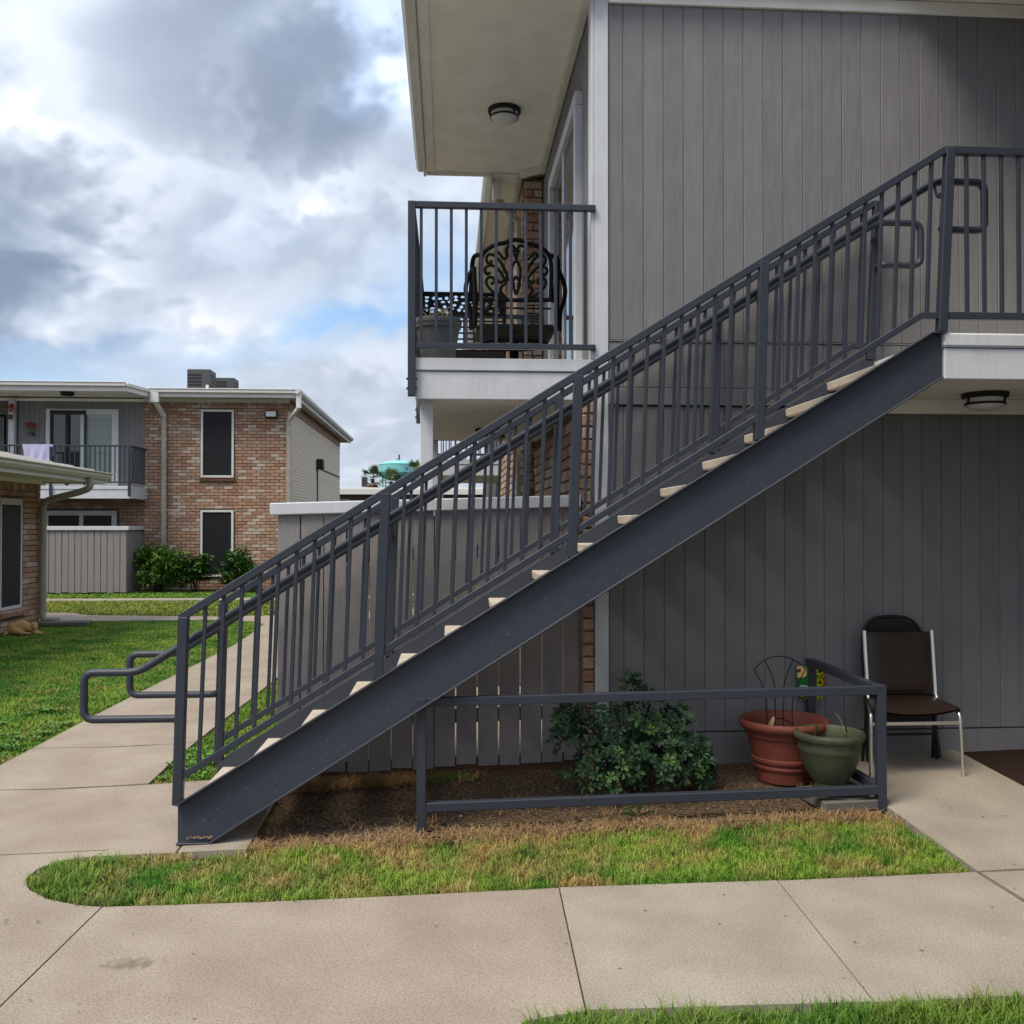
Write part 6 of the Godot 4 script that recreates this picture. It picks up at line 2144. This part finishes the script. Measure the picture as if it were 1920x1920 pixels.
	obj("seat", s, M.vinyl, t)
	for m in [-1.0, 1.0]:
		s = Shape.new()
		s.bar(Vector3(-0.194 if m < 0 else 0.236, 0.43, -0.15), Vector3(-0.179 if m < 0 else 0.255, 0.815, -0.232), 0.022, 0.024, 0.004)
		obj("back_upright", s, M.chrome, t)
		s = Shape.new()
		s.tube(rounded([Vector3(-0.194 if m < 0 else 0.236, 0.44, -0.152), Vector3(-0.198 if m < 0 else 0.238, 0.395, -0.13), Vector3(-0.312 if m < 0 else 0.224, 0.375, 0.155), Vector3(-0.318 if m < 0 else 0.228, 0.19, 0.165), Vector3(-0.322 if m < 0 else 0.232, 0.0, 0.175)], 0.05), 0.0115, 10)
		obj("front_leg", s, M.chrome, t)
		s = Shape.new()
		s.tube([Vector3(-0.195 if m < 0 else 0.236, 0.40, -0.14), Vector3(-0.20 if m < 0 else 0.25, 0.0, -0.22)], 0.0105, 10)
		obj("rear_leg", s, M.black, t)
		s = Shape.new()
		s.bar(Vector3(-0.193 if m < 0 else 0.238, 0.392, -0.16), Vector3(-0.305 if m < 0 else 0.226, 0.383, 0.15), 0.014, 0.03, 0.003)
		obj("side_rail", s, M.black, t)
	s = Shape.new()
	s.bar(Vector3(-0.312, 0.312, 0.158), Vector3(0.226, 0.312, 0.158), 0.016, 0.018, 0.003)
	obj("stretcher", s, M.chrome, t)
	# folded black chair behind it, leaning on the wall
	t = thing("folding_chair", "black folding chair with rounded back behind the brown chair", "chair", Vector3(2.815, land(2.74, -5.9) + 0.001, -5.80))
	t.scale = Vector3(1.03, 0.955, 1.0)
	s = Shape.new()
	var hoop := [Vector3(-0.215, 0.02, 0.03), Vector3(-0.205, 0.45, -0.06), Vector3(-0.19, 0.76, -0.125), Vector3(-0.165, 0.855, -0.142), Vector3(-0.11, 0.905, -0.15), Vector3(-0.04, 0.918, -0.152), Vector3(0.04, 0.918, -0.152), Vector3(0.11, 0.905, -0.15), Vector3(0.165, 0.855, -0.142), Vector3(0.19, 0.76, -0.125), Vector3(0.205, 0.45, -0.06), Vector3(0.215, 0.02, 0.03)]
	s.tube(curve(hoop, 4), 0.011, 8)
	obj("frame", s, M.black, t)
	s = Shape.new()
	var pl := [Vector2(-0.19, 0.62)]
	for i in 13:
		var a := PI - PI * i / 12.0
		pl.append(Vector2(cos(a) * 0.184, 0.765 + pow(sin(a), 0.75) * 0.145))
	pl.append(Vector2(0.19, 0.62))
	s.prism(PackedVector2Array(pl), -0.153, -0.143)
	obj("backrest", s, M.black, t)
	s = Shape.new()
	s.box(Vector3(0, 0.40, -0.03), Vector3(0.36, 0.33, 0.025), Basis(Vector3(1, 0, 0), -0.15), 0.01)
	obj("seat", s, M.black, t)
	for m in [-1.0, 1.0]:
		s = Shape.new()
		s.tube([Vector3(m * 0.20, 0.44, -0.05), Vector3(m * 0.215, 0.0, -0.005)], 0.010, 8)
		obj("leg", s, M.black, t)
	s = Shape.new()
	s.tube([Vector3(-0.208, 0.17, 0.0), Vector3(0.208, 0.17, 0.0)], 0.008, 8)
	obj("stretcher", s, M.black, t)

# ---------------------------------------------------------------- small things lying about
func make_litter() -> void:
	var s := Shape.new()
	s.tinted = true
	leaf(s, Vector3(-0.5, 0.04, 0), Vector3(1, 0, 0), 1.0, 0.5)
	var bit := s.mesh()
	var places := []
	var colours := []
	for i in 190:
		var x := rng.randf_range(-2.6, 3.2)
		var z := rng.randf_range(-4.2, -2.6)
		if i % 3 == 0:
			x = rng.randf_range(-0.95, 2.3)
			z = rng.randf_range(-5.9, -4.9)
		elif i % 7 == 0:
			x = rng.randf_range(2.4, 3.2)
			z = rng.randf_range(-5.9, -4.2)
		var l := rng.randf_range(0.006, 0.024)
		places.append(Transform3D(Basis(Vector3.UP, rng.randf() * TAU).rotated(Vector3.RIGHT, rng.randf_range(-0.2, 0.2)).scaled(Vector3(l, l * 0.8, l * rng.randf_range(0.3, 1.0))), Vector3(x, land(x, z) + 0.004, z)))
		colours.append(Color(0.12, 0.075, 0.04).lerp(Color(0.36, 0.27, 0.16), rng.randf()))
	tag(scatter("leaf_litter", bit, M.leaf, places, colours), "bits of dead leaf lying on the pavement and the bed", "litter")
	# one dark blot on the pavement
	var img := Image.create(128, 64, false, Image.FORMAT_RGBA8)
	for y in 64:
		for x in 128:
			var p := Vector2((x - 64) / 58.0, (y - 32) / 26.0)
			var k := wob.get_noise_2d(x * 0.05, y * 0.05) * 1.0 + wob.get_noise_2d(x * 0.23, y * 0.23) * 0.6
			var a := clampf((0.75 - p.length() + k) * 0.9, 0.0, 0.55) if p.length() < 1.0 else 0.0
			img.set_pixel(x, y, Color(0.34, 0.29, 0.26, 0.6 * a * smoothstep(1.0, 0.75, p.length())))
	var m := StandardMaterial3D.new()
	m.albedo_texture = ImageTexture.create_from_image(img)
	m.transparency = BaseMaterial3D.TRANSPARENCY_ALPHA
	m.roughness = 0.9
	s = Shape.new()
	var c := Vector3(-1.19, 0, -3.72)
	var q := []
	for d in [Vector2(-0.16, 0.09), Vector2(0.16, 0.07), Vector2(0.17, -0.09), Vector2(-0.15, -0.07)]:
		q.append(Vector3(c.x + d.x, land(c.x + d.x, c.z + d.y) + 0.005, c.z + d.y))
	s.quad_uv(q[0], q[1], q[2], q[3])
	setting(obj("stain", s, m), "dark blot on the pavement in front of the grass tip", "stain")
